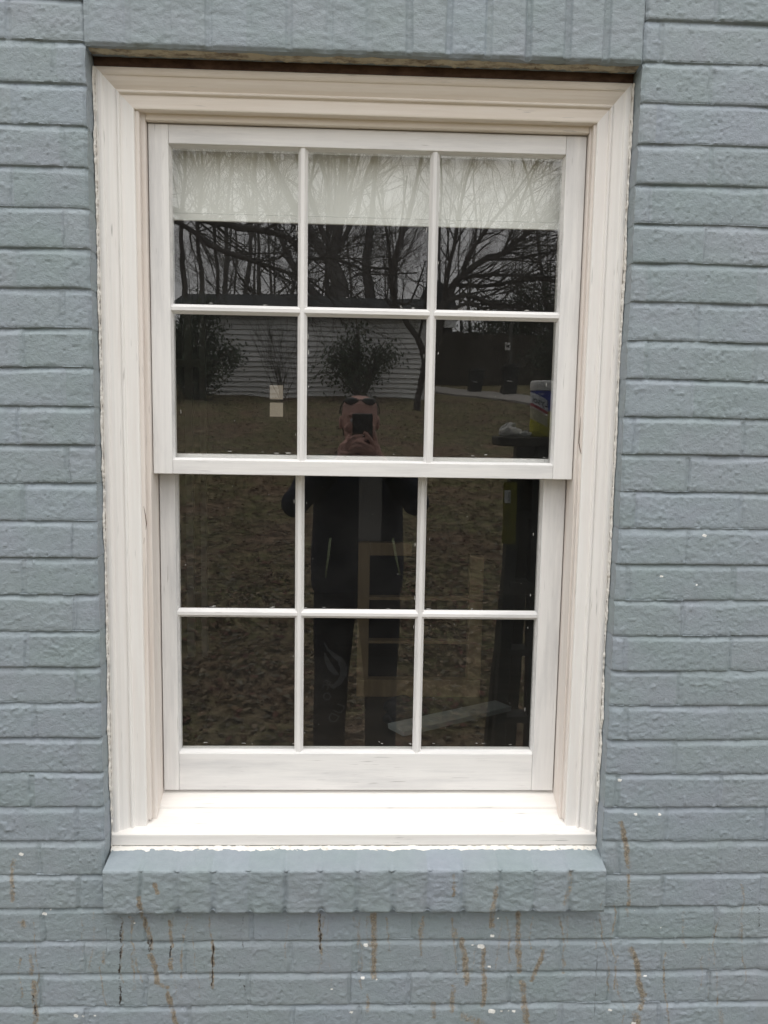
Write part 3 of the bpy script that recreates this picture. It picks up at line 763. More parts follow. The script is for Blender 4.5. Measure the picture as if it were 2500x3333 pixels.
# fallen leaves
def leaves():
    r2 = np.random.default_rng(5); n = 32000
    x = r2.normal(0, 2.2, n); y = -1.7 - r2.gamma(2.0, 1.6, n)
    x[16000:] = r2.uniform(-8, 8, 16000); y[16000:] = -4 - 15 * r2.uniform(0, 1, 16000) ** 1.2; a = r2.uniform(0, 6.28, n); s = r2.uniform(.012, .034, n)
    mes = MB()
    vs = np.zeros((n, 6, 3))
    loc = np.array([(-1, 0), (-.3, .5), (.5, .42), (1, 0), (.5, -.42), (-.3, -.5)])
    zz_ = np.array([gz(yy, xx) for xx, yy in zip(x, y)])
    for k in range(6):
        lx, ly = loc[k] * 1.0
        cx = lx * np.cos(a) - ly * np.sin(a); cy = lx * np.sin(a) + ly * np.cos(a)
        vs[:, k, 0] = x + cx * s; vs[:, k, 1] = y + cy * s
        vs[:, k, 2] = zz_ + .012 + s * (r2.uniform(0, .7, n) + .35 * abs(ly))
    V = vs.reshape(-1, 3); F = [tuple(range(i * 6, i * 6 + 6)) for i in range(n)]
    me = bpy.data.meshes.new('fallen_leaves'); me.from_pydata(V.tolist(), [], F); me.update()
    ca = me.color_attributes.new('tint', 'FLOAT_COLOR', 'POINT')
    pal = np.array([(.13, .09, .055), (.17, .12, .075), (.10, .07, .045), (.20, .16, .11), (.12, .06, .045), (.15, .135, .10)])
    c = pal[r2.integers(0, 6, n)] * r2.uniform(.7, 1.3, (n, 1)); c = np.repeat(c, 6, 0)
    ca.data.foreach_set('color', np.concatenate([c, np.ones((len(c), 1))], 1).ravel())
    m = mat('dead_leaf', (.2, .14, .08), .8, .2); N, L, p = nodes(m); vc = N.new('ShaderNodeVertexColor'); vc.layer_name = 'tint'; L.new(vc.outputs[0], p.inputs['Base Color'])
    tag(link('fallen_leaves', me, m), 'brown fallen leaves scattered over the lawn', 'leaves', kind='stuff')
leaves()

# shed with white lapped siding --------------------------------------
M_SIDING = noisy('white_siding', (.86, .86, .85), (.80, .81, .79), 2.0, .6, (1, 1, .2))
M_ROOF = noisy('dark_shingle', (.045, .05, .052), (.03, .033, .036), 6, .9, (1, 4, 1), .01)
YSH = -19.0
def shed():
    x0 = mir(395, 780, YSH)[0]; x1 = mir(919, 780, YSH)[0]
    zb = mir(780, 872, YSH)[2]; zt = mir(700, 684, YSH)[2]
    t = thing('garden_shed', ((x0 + x1) / 2, YSH, zb), 'low white clapboard shed with dark roof across the lawn', 'shed')
    n = 17; hh = (zt - zb) / n; b = MB()
    for i in range(n):
        za = zb - .25 * (i == 0) + i * hh
        b.prism([(YSH - .04, za), (YSH - .04, za + .02), (YSH + .042, za + .020), (YSH + .046, za + .026), (YSH + .004, zb + (i + 1) * hh - .0005), (YSH - .04, zb + (i + 1) * hh - .0005)], 'x', x0 + .1, x1 - .08)
    b.box(x0 + .1, x1 - .08, YSH - 5, YSH - .03, zb - .6, zt)
    b.build('wall', M_SIDING, t)
    M_TR = noisy('white_trim', (.76, .76, .74), (.7, .7, .68), 3, .6)
    MB().box(x1 - .09, x1, YSH - .03, YSH + .035, zb - .3, zt).build('corner_board', M_TR, t)
    MB().box(x0, x0 + .09, YSH - .03, YSH + .035, zb - .3, zt).build('corner_board', M_TR, t)
    zr_ = mir(700, 630, YSH - 1.6)[2]
    b = MB(); b.prism([(YSH + .35, zt - .02), (YSH + .35, zt + .05), (YSH - 2.6, zr_ + .03), (YSH - 5.4, zt + .05), (YSH - 5.4, zt - .02), (YSH - 2.6, zr_ - .05)], 'x', x0 - .5, x1 + .25)
    b.build('roof', M_ROOF, t)
shed()
# a second outbuilding, its roof edge showing beside the shed
def carport():
    y = -26.0; x0 = mir(925, 700, y)[0]; x1 = mir(985, 700, y)[0]; z0 = gz(y); zt = mir(960, 710, y)[2]; z2 = mir(960, 690, y)[2]
    t = thing('outbuilding', ((x0 + x1) / 2, y, z0), 'dark outbuilding with white fascia board beyond the shed corner', 'outbuilding')
    MB().box(x0, x1 - .1, y - 4, y, z0, zt).build('wall', noisy('dark_boarding', (.03, .028, .025), (.045, .04, .035), 8, .9), t)
    MB().box(x0, x1, y + .02, y + .12, zt - .02, z2).build('fascia_board', M_SIDING, t)
    MB().prism([(x0, z2 + .003), (x1 + .15, z2 + .003), (x1 - .2, z2 + 1.0), (x0, z2 + 1.4)], 'y', y - 4, y + .3).build('roof', M_ROOF, t)
carport()
# fence, drive, bins, post
M_FENCE = noisy('dark_stained_boards', (.035, .032, .026), (.075, .068, .055), 10, .9, (6, 1, .3))
def fence():
    y = -24.0; x0 = mir(930, 780, y)[0]; x1 = mir(1290, 780, y)[0]
    t = thing('board_fence', (x0, y, gz(y)), 'tall dark board fence behind the rubbish bins', 'fence')
    b = MB(); x = x0
    while x < x1:
        zb = gz(y, x); b.box(x, x + .1405, y - .01 + .004 * random.random(), y + .012 + .006 * random.random(), zb, mir(1000, 728, y)[2] + random.uniform(-.03, .03) + .1); x += .142
    b.build('boards', M_FENCE, t)
    r_ = MB()
    for h in (.5, 1.5): r_.box(x0, x1, y - .06, y - .012, gz(y) + h, gz(y) + h + .09)
    r_.build('rail', M_FENCE, t)
fence()
def drive():
    m = noisy('pale_concrete', (.42, .40, .37), (.34, .32, .29), 3, .9)
    P = [onground(*q) for q in ((915, 834), (1020, 845), (1250, 879), (1250, 896), (1020, 858), (915, 846))]
    t0 = MB(); top = [(p[0], p[1], p[2] + .05) for p in P]; bot = [(p[0], p[1], p[2] - .3) for p in P]
    t0.add(bot + top, [(6, 7, 10, 11), (7, 8, 9, 10)] + [(i, (i + 1) % 6, 6 + (i + 1) % 6, 6 + i) for i in range(6)])
    tag(t0.build('concrete_path', m), kind='structure')
drive()
def bin_(u, v0, v1, y, lab):
    p = mir(u, v1, y); top = mir(u, v0, y); h = top[2] - p[2]; w = h * .27
    t = thing('wheelie_bin', p, lab, 'bin', 'wheeled bins by the fence')
    m = noisy('dark_bin_plastic', (.016, .02, .02), (.022, .026, .026), 5, .35, spec=.5)
    b = MB(); vs = []
    for (s, z) in ((.82, 0), (1, h * .86)):
        vs += [(p[0] - w * s, y - w * s, p[2] + z), (p[0] + w * s, y - w * s, p[2] + z), (p[0] + w * s, y + w * s, p[2] + z), (p[0] - w * s, y + w * s, p[2] + z)]
    b.add(vs, [(3, 2, 1, 0), (4, 5, 6, 7), (0, 1, 5, 4), (1, 2, 6, 5), (2, 3, 7, 6), (3, 0, 4, 7)]); b.build('bin_body', m, t, bevel=.02)
    MB().prism([(p[0] - w * 1.12, p[2] + h * .865), (p[0] + w * 1.12, p[2] + h * .865), (p[0] + w * .9, p[2] + h * .97), (p[0], p[2] + h), (p[0] - w * .9, p[2] + h * .97)], 'y', y - w * 1.1, y + w * 1.15).build('bin_lid', m, t, bevel=.01)
    MB().tube([(p[0] - w * .5, y + w * 1.02, p[2] + h * .42), (p[0] + w * .1, y + w * 1.02, p[2] + h * .40)], .02, 8).build('grab_bar', mat('grey_metal', (.5, .5, .5), .4, .5), t)
    for sx in (-1, 1):
        MB().tube([(p[0] + sx * w * .72, y - w, p[2] + .11), (p[0] + sx * w * .9, y - w, p[2] + .11)], .11, 14).build('wheel', m, t)
bin_(1098, 786, 856, -20.5, 'dark wheeled bin standing under the sign post')
bin_(1026, 794, 846, -21.5, 'dark wheeled bin half hidden left of the post')
def post():
    y = -21.3; a = mir(1097, 850, y); c = mir(1100, 700, y)
    t = thing('sign_post', (a[0], y, a[2] - .3), 'grey post by the fence carrying a small white arrow sign', 'sign')
    MB().box(a[0] - .05, a[0] + .05, y - .05, y + .05, a[2] - .3, c[2]).build('post', noisy('weathered_post', (.13, .13, .12), (.09, .09, .08), 8, .9), t)
    s0 = mir(1088, 756, y + .06); s1 = mir(1100, 741, y + .06)
    MB().box(s0[0], s1[0], y + .06, y + .075, s0[2], s1[2]).build('sign_plate', M_PLAST, t)
    w, h = s1[0] - s0[0], s1[2] - s0[2]
    P = [(.12, .5), (.45, .85), (.45, .62), (.9, .75), (.9, .3), (.45, .4), (.45, .18)]
    MB().prism([(s0[0] + p[0] * w, s0[2] + p[1] * h) for p in P], 'y', y + .076, y + .08).build('arrow_mark', mat('black_mark', (.02, .02, .02)), t)
post()

# shrubs -------------------------------------------------------------
M_LEAF = noisy('dark_evergreen', (.03, .048, .03), (.075, .10, .065), 3.0, .7)
M_TWIG = noisy('dark_bark', (.05, .045, .04), (.095, .087, .08), 14, .9)  # bark colour raised to suggest haze over the traced trees
M_BARK2 = noisy('misted_grey_bark', (.10, .095, .09), (.17, .165, .16), 6, .9, (1, 1, .3))  # far trees: mist put into the colour as a paler bark grey
def shrub(name, c, rx, ry, h, n, label, cat='shrub', seed=1, lean=0):
    r2 = np.random.default_rng(seed); t = thing(name, (c[0], c[1], c[2]), label, cat)
    st = MB()
    vs = []; fs = []
    nb = 34
    for q in range(nb):
        a = r2.uniform(0, 6.28); tx = c[0] + math.cos(a) * rx * r2.uniform(.2, 1.0); ty = c[1] + math.sin(a) * ry * r2.uniform(.2, 1.0)
        rr = math.hypot((tx - c[0]) / rx, (ty - c[1]) / ry); tz = c[2] + h * (1.05 - .75 * rr ** 1.5) * r2.uniform(.7, 1.05)
        p0 = np.array([c[0], c[1], c[2]]); p2 = np.array([tx, ty, tz]); p1 = p0 * .4 + p2 * .6 + np.array([0, 0, .15 * h]); p3 = p2 + (p2 - p1) * .2 - np.array([0, 0, .10 * h])
        st.tube([p0, p1, p2, p3], [.03, .02, .01, .004], 5, False)
        m_ = n // nb
        for k in range(m_):
            f = r2.beta(2, 1.1); P = (1 - f) ** 2 * p0 + 2 * f * (1 - f) * p1 + f * f * p2 if f < .85 else p2 + (p3 - p2) * r2.uniform(0, 1)
            P = P + r2.normal(0, 1, 3) * np.array([rx * .16, ry * .16, h * .06])
            if P[2] < c[2]: continue
            d = r2.normal(0, 1, 3); d[2] -= .8; d /= np.linalg.norm(d); e = np.cross(d, r2.normal(0, 1, 3)); e /= np.linalg.norm(e)
            L_ = r2.uniform(.06, .16); W_ = r2.uniform(.014, .035)
            o = len(vs); vs += [P, P + d * L_ * .5 + e * W_, P + d * L_, P + d * L_ * .5 - e * W_]; fs.append((o, o + 1, o + 2, o + 3))
    st.build('stem', M_TWIG, t); MB().add(vs, fs).build('foliage', M_LEAF, t)
p = mir(778, 872, YSH + 1.0); shrub('evergreen_shrub', p, 1.2, .8, 2.1, 2800, 'drooping dark evergreen shrub in front of the white shed', seed=3)
p = mir(425, 880, YSH + 1.6); shrub('evergreen_shrub', p, 1.25, .9, 2.75, 6500, 'dense dark evergreen bush at the left end of the shed', seed=4)
for i_, (u_, y_, h_, lb) in enumerate([(1060, -27.5, 3.4, 'dark evergreen tree rising behind the fence over the left bin'), (1135, -26.5, 4.2, 'tall dark evergreen tree rising behind the sign post'), (1205, -26, 5.0, 'tallest dark evergreen tree behind the right end of the fence')]):
    p = mir(u_, 800, y_); shrub('evergreen_tree', (p[0], y_, gz(y_, p[0]) - .1), 1.7, 1.2, h_, 5200, lb, 'tree', 40 + i_)
p = mir(1220, 850, -17); shrub('evergreen_shrub', p, 1.1, 1.0, 1.9, 4000, 'dark evergreen bush at the far right by the fence', seed=6)

# bare trees ---------------------------------------------------------
def rot_about(d, ax, an):
    ax = ax / (np.linalg.norm(ax) + 1e-9)
    return d * math.cos(an) + np.cross(ax, d) * math.sin(an) + ax * (ax @ d) * (1 - math.cos(an))
def grow(mb, p, d, L, r, lev, r2, up=.10, spread=.6, nseg=4, kids=4, minr=.0035):
    pts = [p]; rs = [r]; d = d / np.linalg.norm(d); dirs = [d]
    for i in range(nseg):
        d = d + r2.normal(0, .13, 3) + np.array([0, 0, up * .35]); d /= np.linalg.norm(d)
        p = p + d * L / nseg; pts.append(p); rs.append(r * (1 - .62 * (i + 1) / nseg)); dirs.append(d)
    mb.tube(pts, rs, 7 if r > .05 else (4 if r > .012 else 3), False)
    if lev <= 0: return
    nk = kids if lev > 1 else kids + 2
    for q in range(nk):
        f = r2.uniform(.28, 1.0) if q else 1.0
        i = min(nseg - 1, int(f * nseg)); ff = f * nseg - i
        P = pts[i] + (pts[i + 1] - pts[i]) * ff; R = max(minr, rs[i] * (1 - ff) + rs[i + 1] * ff)
        dd = rot_about(dirs[i], r2.normal(0, 1, 3), spread * r2.uniform(.5, 1.3)); dd[2] += up
        grow(mb, P, dd, L * r2.uniform(.5, .75), max(minr, R * (.62 if q else .9)), lev - 1, r2, up, spread, nseg, kids, minr)
def wild(mb, seed, H=9.0, r=.14):
    r2 = np.random.default_rng(seed); p = np.array([0., 0, -.3]); d = np.array([r2.normal(0, .04), r2.normal(0, .04), 1.0])
    pts = [p]; rs = [r]; n = 9
    for i in range(n):
        d = d + r2.normal(0, .05, 3); d[2] = abs(d[2]); d /= np.linalg.norm(d); p = p + d * H / n; pts.append(p); rs.append(r * (1 - .8 * (i + 1) / n))
    return pts, rs, r2
def proto(seed, H, r, lev=3):
    pts, rs, r2 = wild(None, seed, H, r)
    t = thing('bare_tree', (0, 0, 0), 'slender leafless tree among others in the grey wood beyond the shed', 'tree', 'bare trees of the far wood')
    b = MB(); b.tube(pts, rs, 8, False); b.build('trunk', M_BARK2, t)
    c = MB(); n = len(pts) - 1
    for q in range(14):
        f = r2.uniform(.2, 1); i = min(n - 1, int(f * n)); P = pts[i] + (pts[i + 1] - pts[i]) * (f * n - i)
        a = r2.uniform(0, 6.28); d = np.array([math.cos(a), math.sin(a), r2.uniform(.2, 1.0)])
        grow(c, P, d, H * .26 * (1.15 - .5 * f), rs[i] * .4 + .004, lev - 1, r2, .12, .65, 3, 4, .0035)
    c.build('crown', M_BARK2, t); return t
protos = [proto(11, 10.5, .085), proto(12, 12.5, .12), proto(13, 9.0, .06), proto(14, 11.0, .095), proto(15, 11.5, .07)]
def dup(t, loc, rz, sc, label=None):
    c = t.copy(); COL.objects.link(c); c.location = loc; c.rotation_euler = (0, 0, rz); c.scale = (sc, sc, sc)
    if label: c['label'] = label
    for ch in t.children:
        k = ch.copy(); COL.objects.link(k); k.parent = c
    return c
r2 = np.random.default_rng(77); spots = []
for i in range(62):
    y = -r2.uniform(28, 62); x = (r2.uniform(-.42, .40)) * (-y + 2) ; spots.append((x, y))
used = set()
for i, (x, y) in enumerate(spots):
    k = i % 5; loc = (x, y, gz(y, x) - .1); rz = r2.uniform(0, 6.28); sc = r2.uniform(.8, 1.25)
    if k not in used:
        used.add(k); protos[k].location = loc; protos[k].rotation_euler = (0, 0, rz); protos[k].scale = (sc, sc, sc)
    else: dup(protos[k], loc, rz, sc)

def traced_tree(label, y, limbs, seed, twigs=True, fade=0.0, m=None, dens=1.0, L0=1.2):
    """limbs: list of [(u, v, dy, width_px)...]: each limb is a real tapered tube at its own distance"""
    r3 = np.random.default_rng(seed)
    base = mir(limbs[0][0][0], limbs[0][0][1], y + limbs[0][0][2])
    t = thing('bare_tree', base, label, 'tree')
    tr = MB(); cr = MB()
    for li, L in enumerate(limbs):
        P = []; R = []
        for (u, v, dy, w) in L:
            p = mir(u, v, y + dy); P.append(p); R.append(w * .42 / 1684 * (1.65 - (y + dy)))
        # resample smoothly
        P = np.array(P); n = len(P); Q = []; RR = []
        for i in range(n - 1):
            p0 = P[max(i - 1, 0)]; p1 = P[i]; p2 = P[i + 1]; p3 = P[min(i + 2, n - 1)]
            for k in range(5):
                s = k / 5; Q.append(.5 * ((2 * p1) + (-p0 + p2) * s + (2 * p0 - 5 * p1 + 4 * p2 - p3) * s * s + (-p0 + 3 * p1 - 3 * p2 + p3) * s ** 3)); RR.append(R[i] * (1 - s) + R[i + 1] * s)
        Q.append(P[-1]); RR.append(R[-1])
        Q = [q + r3.normal(0, 1, 3) * rr * .12 for q, rr in zip(Q, RR)]
        (tr if li == 0 else cr).tube(Q, RR, 8 if RR[0] > .04 else 6, True)
        if twigs:
            nq = int(len(Q) * 1.0 * dens)
            for q in range(nq):
                i = r3.integers(1 if li else max(1, len(Q) // 2), len(Q) - 1); d = Q[i + 1] - Q[i]; d = d / np.linalg.norm(d)
                d2 = rot_about(d, r3.normal(0, 1, 3), r3.uniform(.35, .95)); d2[2] += .1
                grow(cr, Q[i], d2, L0 * r3.uniform(.5, 1.3), max(.006, min(RR[i] * .45, .022)), 2 if RR[i] > .015 else 1, r3, .06, .6, 4, 3, .0035)
    tr.build('trunk', m or M_TWIG, t); cr.build('crown', m or M_TWIG, t)
    return t
# vase shaped tree rising behind the shed
traced_tree('big vase shaped bare tree fanning up behind the shed', -27, [
    [(744, 800, 0, 40), (742, 690, 0, 38), (738, 620, 0, 34), (722, 560, 0, 30), (735, 470, 0, 26), (742, 360, 0, 20), (748, 250, 0, 14), (752, 120, 0, 8)],
    [(738, 690, 0, 30), (728, 610, 0, 28), (695, 540, .2, 24), (655, 480, .3, 20), (600, 380, .3, 15), (560, 290, .3, 10), (520, 180, .3, 6)],
    [(722, 560, 0, 16), (690, 480, -.3, 13), (655, 380, -.4, 10), (620, 270, -.4, 7)],
    [(730, 520, .1, 16), (712, 420, .2, 12), (690, 320, .2, 9), (680, 200, .2, 5)],
    [(806, 800, 0, 26), (800, 640, 0, 24), (792, 560, 0, 20), (804, 460, 0, 15), (812, 350, 0, 10), (818, 200, 0, 6)],
    [(846, 800, 0, 22), (848, 640, 0, 20), (852, 560, 0, 18), (878, 470, 0, 13), (905, 360, 0, 9), (930, 240, 0, 5)],
    [(735, 540, 0, 14), (770, 460, .3, 12), (790, 380, .3, 9), (835, 280, .3, 6)],
    [(715, 780, 0, 22), (690, 660, 0, 20), (650, 600, .2, 18), (625, 560, .2, 14), (590, 480, .2, 10), (540, 390, .2, 7)]], 21, dens=.8, L0=2.6, m=M_BARK2)
# bent trunk at the shed corner
traced_tree('bent dark bare tree growing at the right corner of the shed', -16.5, [
    [(898, 925, 0, 22), (902, 884, 0, 18), (908, 840, 0, 14), (918, 790, 0, 14), (914, 752, 0, 15), (890, 712, 0, 14), (868, 680, 0, 13), (850, 648, 0, 12), (842, 600, 0, 10), (838, 545, 0, 9), (828, 470, 0, 6), (810, 380, 0, 4)],
    [(842, 612, 0, 8), (856, 540, .2, 7), (866, 470, .2, 5), (876, 380, .2, 4)],
    [(905, 735, 0, 7), (912, 690, .3, 6), (918, 640, .3, 5), (924, 560, .3, 3)],
    [(850, 648, 0, 7), (880, 655, .3, 6), (896, 628, .3, 5), (920, 560, .3, 3)],
    [(840, 580, 0, 7), (800, 575, .2, 6), (770, 560, .2, 5), (720, 540, .1, 4), (660, 530, .1, 3)]], 22, dens=.35, L0=.9)
# fan of limbs on the right
traced_tree('wide bare tree with fanning limbs right of the shed', -15, [
    [(935, 760, 0, 26), (950, 700, 0, 24), (965, 650, 0, 22), (995, 600, 0, 18), (1045, 560, 0, 15), (1085, 545, 0, 12), (1130, 510, 0, 9), (1190, 470, 0, 6), (1260, 420, 0, 4)],
    [(965, 652, 0, 16), (1010, 640, .2, 12), (1060, 655, .2, 9), (1100, 658, .2, 7), (1140, 670, .2, 5), (1210, 720, .2, 4)],
    [(985, 615, 0, 14), (1040, 620, -.2, 10), (1100, 612, -.2, 8), (1160, 606, -.2, 7), (1240, 612, -.2, 4)],
    [(995, 600, 0, 14), (1050, 595, .1, 10), (1110, 598, .1, 7), (1180, 600, .1, 6), (1250, 585, .1, 4)],
    [(1000, 596, 0, 12), (1020, 540, .2, 10), (1060, 480, .2, 8), (1110, 420, .2, 6), (1170, 330, .2, 4)],
    [(960, 660, 0, 14), (968, 590, .2, 12), (985, 520, .2, 9), (1000, 430, .2, 7), (1030, 330, .2, 5)],
    [(1085, 545, 0, 8), (1110, 480, .2, 7), (1140, 400, .2, 5), (1180, 300, .2, 3)],
    [(1100, 658, .2, 5), (1130, 690, .2, 4), (1180, 740, .2, 3)],
    [(950, 700, 0, 14), (1000, 660, .3, 9), (1050, 668, .3, 7), (1100, 690, .3, 4)],
    [(1045, 560, 0, 9), (1110, 560, .2, 7), (1180, 548, .2, 5), (1260, 530, .2, 3)]], 23, dens=.8, L0=1.15)
# drooping limbs of a big tree on the left
traced_tree('large leafless tree at far left whose limbs droop across the panes', -13, [
    [(250, 900, 0, 50), (262, 700, 0, 42), (275, 500, 0, 36), (290, 400, 0, 30), (300, 280, 0, 22), (310, 120, 0, 14)],
    [(275, 480, 0, 15), (330, 468, .2, 13), (380, 478, .2, 12), (420, 502, .2, 12), (455, 530, .2, 12), (500, 548, .2, 12), (545, 566, .2, 11), (590, 580, .2, 10), (622, 590, .2, 9), (650, 596, .2, 8), (690, 622, .2, 6), (720, 655, .2, 5), (740, 700, .2, 3)],
    [(285, 420, 0, 20), (380, 455, -.2, 17), (480, 487, -.2, 17), (560, 498, -.2, 17), (600, 506, -.2, 15), (632, 522, -.2, 13), (648, 548, -.2, 11), (680, 558, -.2, 9), (720, 556, -.2, 8), (770, 572, -.2, 6), (800, 590, -.2, 5), (850, 592, -.2, 4), (900, 590, -.2, 3)],
    [(545, 566, .2, 6), (600, 560, .4, 5), (640, 520, .4, 4), (690, 500, .4, 3)],
    [(560, 498, -.2, 8), (600, 480, 0, 7), (650, 430, 0, 5), (690, 360, 0, 3)],
    [(500, 548, .2, 5), (520, 600, .3, 4), (560, 640, .3, 3)],
    [(622, 590, .2, 5), (640, 625, .3, 4), (650, 660, .3, 3)]], 24, dens=.5, L0=1.0)
for i, (u, w, y) in enumerate([(432, 15, -22), (468, 12, -23.5), (395, 18, -21)]):
    traced_tree(['upright dark trunk left of the shed nearest its roof', 'upright thinner dark trunk standing second from the shed roof', 'upright stout dark trunk leftmost beside the shed'][i], y,
                [[(u, 860, 0, w), (u - 3, 740, 0, w * .9), (u + 3, 620, 0, w * .8), (u - 2, 500, 0, w * .62), (u + 4, 380, 0, w * .45), (u, 250, 0, w * .3), (u + 5, 100, 0, w * .15)]], 30 + i, dens=1.2, L0=1.6, m=M_TWIG)
p = mir(610, 872, YSH + .8)
t_ = thing('bare_shrub', p, 'small leafless twiggy shrub by the shed wall', 'shrub'); b = MB(); r3 = np.random.default_rng(9)
for q in range(9):
    a = r3.uniform(0, 6.28); grow(b, p, np.array([math.cos(a) * .35, math.sin(a) * .35, 1]), 1.1, .016, 2, r3, .1, .5, 4, 4, .004)
b.build('stem', M_TWIG, t_)

# ================================================================== STEPLADDER with tub (beside the photographer)
def ladder():
    y = -1.12; M_CAP = noisy('dark_ladder_plastic', (.03, .028, .02), (.045, .042, .03), 20, .5)
    M_RAIL = noisy('dark_fibreglass', (.035, .04, .035), (.05, .055, .05), 20, .45)
    M_YEL = noisy('yellow_label', (.24, .23, .03), (.19, .18, .03), 30, .45)
    x0 = mir(1071, 955, y)[0]; x1 = x0 + .36; zt = mir(1100, 943, y)[2]; zl = mir(1100, 963, y)[2]
    g0 = gz(y)
    t = thing('step_ladder', (x0 + .18, y, g0), 'dark fibreglass stepladder with yellow labels beside the photographer', 'ladder')
    MB().box(x0, x1, y - .10, y + .05, zl, zt).build('top_cap', M_CAP, t, bevel=.006)
    ru = mir(1128, 1100, y)[0]; rd = mir(1112, 1560, y)[0]
    def rail(xa, xb, ya, yb, nm='rail', z0=g0):
        b = MB(); w, d = .021, .032
        v = [(xa - w, ya - d, zl - .0005), (xa + w, ya - d, zl - .0005), (xa + w, ya + d, zl - .0005), (xa - w, ya + d, zl - .0005)]
        u = [(xb - w, yb - d, z0), (xb + w, yb - d, z0), (xb + w, yb + d, z0), (xb - w, yb + d, z0)]
        b.add(u + v, [(3, 2, 1, 0), (4, 5, 6, 7), (0, 1, 5, 4), (1, 2, 6, 5), (2, 3, 7, 6), (3, 0, 4, 7)]); return b.build(nm, M_RAIL, t, bevel=.002)
    xa = mir(1122, 1000, y)[0] + .005; xb = xa - .05
    rail(xa, xb, y - .01, y + .03); rail(xa + .075, xa + .09, y - .01, y + .03)
    rail(xa + .03, xb + .02, y - .06, y - .30, 'rear_rail', gz(y - .30)); rail(xa + .055, xa + .065, y - .06, y - .30, 'rear_rail', gz(y - .30))
    for k in range(1, 6):
        f = k / 6; z = zl + (g0 - zl) * f; xl_ = xa + (xb - xa) * f; xr_ = xa + .075 + .015 * f
        MB().box(xl_, xr_, y - .05 + .04 * f, y + .03 + .04 * f, z - .012, z + .012).build('tread', M_RAIL, t, bevel=.002)
    # the long yellow label on the near rail
    s0 = mir(1097, 1046, y + .036); s1 = mir(1122, 1183, y + .036)
    yl = y + .0350
    lb = MB().box(s0[0], s1[0], yl, yl + .004, s1[2], s0[2]).build('yellow_label', M_YEL, t)
    w = s1[0] - s0[0]; h = s0[2] - s1[2]
    MB().box(s0[0] + .1 * w, s0[0] + .55 * w, yl + .0042, yl + .0048, s1[2] + .67 * h, s1[2] + .87 * h).build('white_panel', M_PLAST, lb)
    M_BLK = mat('black_print', (.02, .02, .02)); bk = MB()
    for k in range(9):
        bk.box(s0[0] + .36 * w, s0[0] + .52 * w, yl + .0050, yl + .0054, s1[2] + (.70 + .017 * k) * h, s1[2] + (.706 + .017 * k) * h)
    bk.build('barcode', M_BLK, lb); bk = MB()
    for k in range(8):
        bk.box(s0[0] + .12 * w, s0[0] + (.44 + .1 * random.random()) * w, yl + .0050, yl + .0054, s1[2] + (.30 + .032 * k) * h, s1[2] + (.306 + .032 * k) * h)
    bk.build('printed_lines', M_BLK, lb)
    # wipes tub
    tx = mir(1166, 935, y)[0] + .006; R = .0415; yb = y - .012
    zb = zt + .0005; H = mir(1166, 824, y)[2] - zb
    tub = thing('wipes_tub', (tx, yb, zb), 'yellow and blue disinfecting wipes tub with white lid on the ladder top', 'tub')
    N = MB(); N.lathe([(R * .96, 0), (R, .004), (R, H * .80), (R * .98, H * .82)], (tx, yb, zb), 48)
    m = mat('wipes_label', (.5, .5, .05), .4, .4); ND, L, pb = nodes(m)
    tc = ND.new('ShaderNodeTexCoord'); sx = ND.new('ShaderNodeSeparateXYZ'); L.new(tc.outputs['Object'], sx.inputs[0])
    # slanting bands: height plus a share of x
    ma = ND.new('ShaderNodeMath'); ma.operation = 'MULTIPLY_ADD'; L.new(sx.outputs[0], ma.inputs[0]); ma.inputs[1].default_value = .55
    L.new(sx.outputs[2], ma.inputs[2])
    mr = ND.new('ShaderNodeMapRange'); mr.inputs[1].default_value = zb + .55 * tx; mr.inputs[2].default_value = zb + .55 * tx + H * .82; L.new(ma.outputs[0], mr.inputs[0])
    rp = ramp(m, mr.outputs[0], [(0, (.50, .47, .03)), (.22, (.50, .47, .03)), (.26, (.55, .52, .36)), (.50, (.62, .56, .52)), (.53, (.45, .05, .10)), (.585, (.45, .05, .10)), (.59, (.72, .74, .78)), (.80, (.72, .74, .78)), (.82, (.04, .07, .40)), (1, (.05, .08, .42))])
    rp.color_ramp.interpolation = 'CONSTANT'
    # blue shoulder and yellow flank on the right of the label
    mrx = ND.new('ShaderNodeMapRange'); mrx.inputs[1].default_value = tx + .012; mrx.inputs[2].default_value = tx + .0125; L.new(sx.outputs[0], mrx.inputs[0])
    mrz = ND.new('ShaderNodeMapRange'); mrz.inputs[1].default_value = zb + H * .46; mrz.inputs[2].default_value = zb + H * .465; L.new(sx.outputs[2], mrz.inputs[0])
    fl = mixc(m, mrz.outputs[0], (.48, .46, .08), (.045, .07, .40))
    L.new(mixc(m, mrx.outputs[0], rp.outputs[0], fl), pb.inputs['Base Color'])
    N.build('tub_body', m, tub, True)
    lid = MB().lathe([(R * 1.03, H * .815), (R * 1.06, H * .83), (R * 1.05, H * .95), (R * .98, H * .99), (R * .8, H)], (tx, yb, zb), 48).build('tub_lid', M_PLAST, tub, True)
    def wrap_text(txt, size, ang0, z0, tilt, m_, shear=.25, name='lettering'):
        cu = bpy.data.curves.new('lettering', 'FONT'); cu.body = txt; cu.size = size; cu.shear = shear; cu.align_x = 'CENTER'; cu.align_y = 'CENTER'; cu.extrude = 0
        o = bpy.data.objects.new('lettering', cu); COL.objects.link(o)
        me = bpy.data.meshes.new_from_object(o); bpy.data.objects.remove(o)
        for v in me.vertices:
            x = v.co.x * math.cos(tilt) - v.co.y * math.sin(tilt); z = v.co.x * math.sin(tilt) + v.co.y * math.cos(tilt)
            # read from the window side: x runs towards -X there
            a = ang0 - x / R
            v.co = (tx + (R + .0008) * math.sin(a), yb + (R + .0008) * math.cos(a), zb + z0 + z)
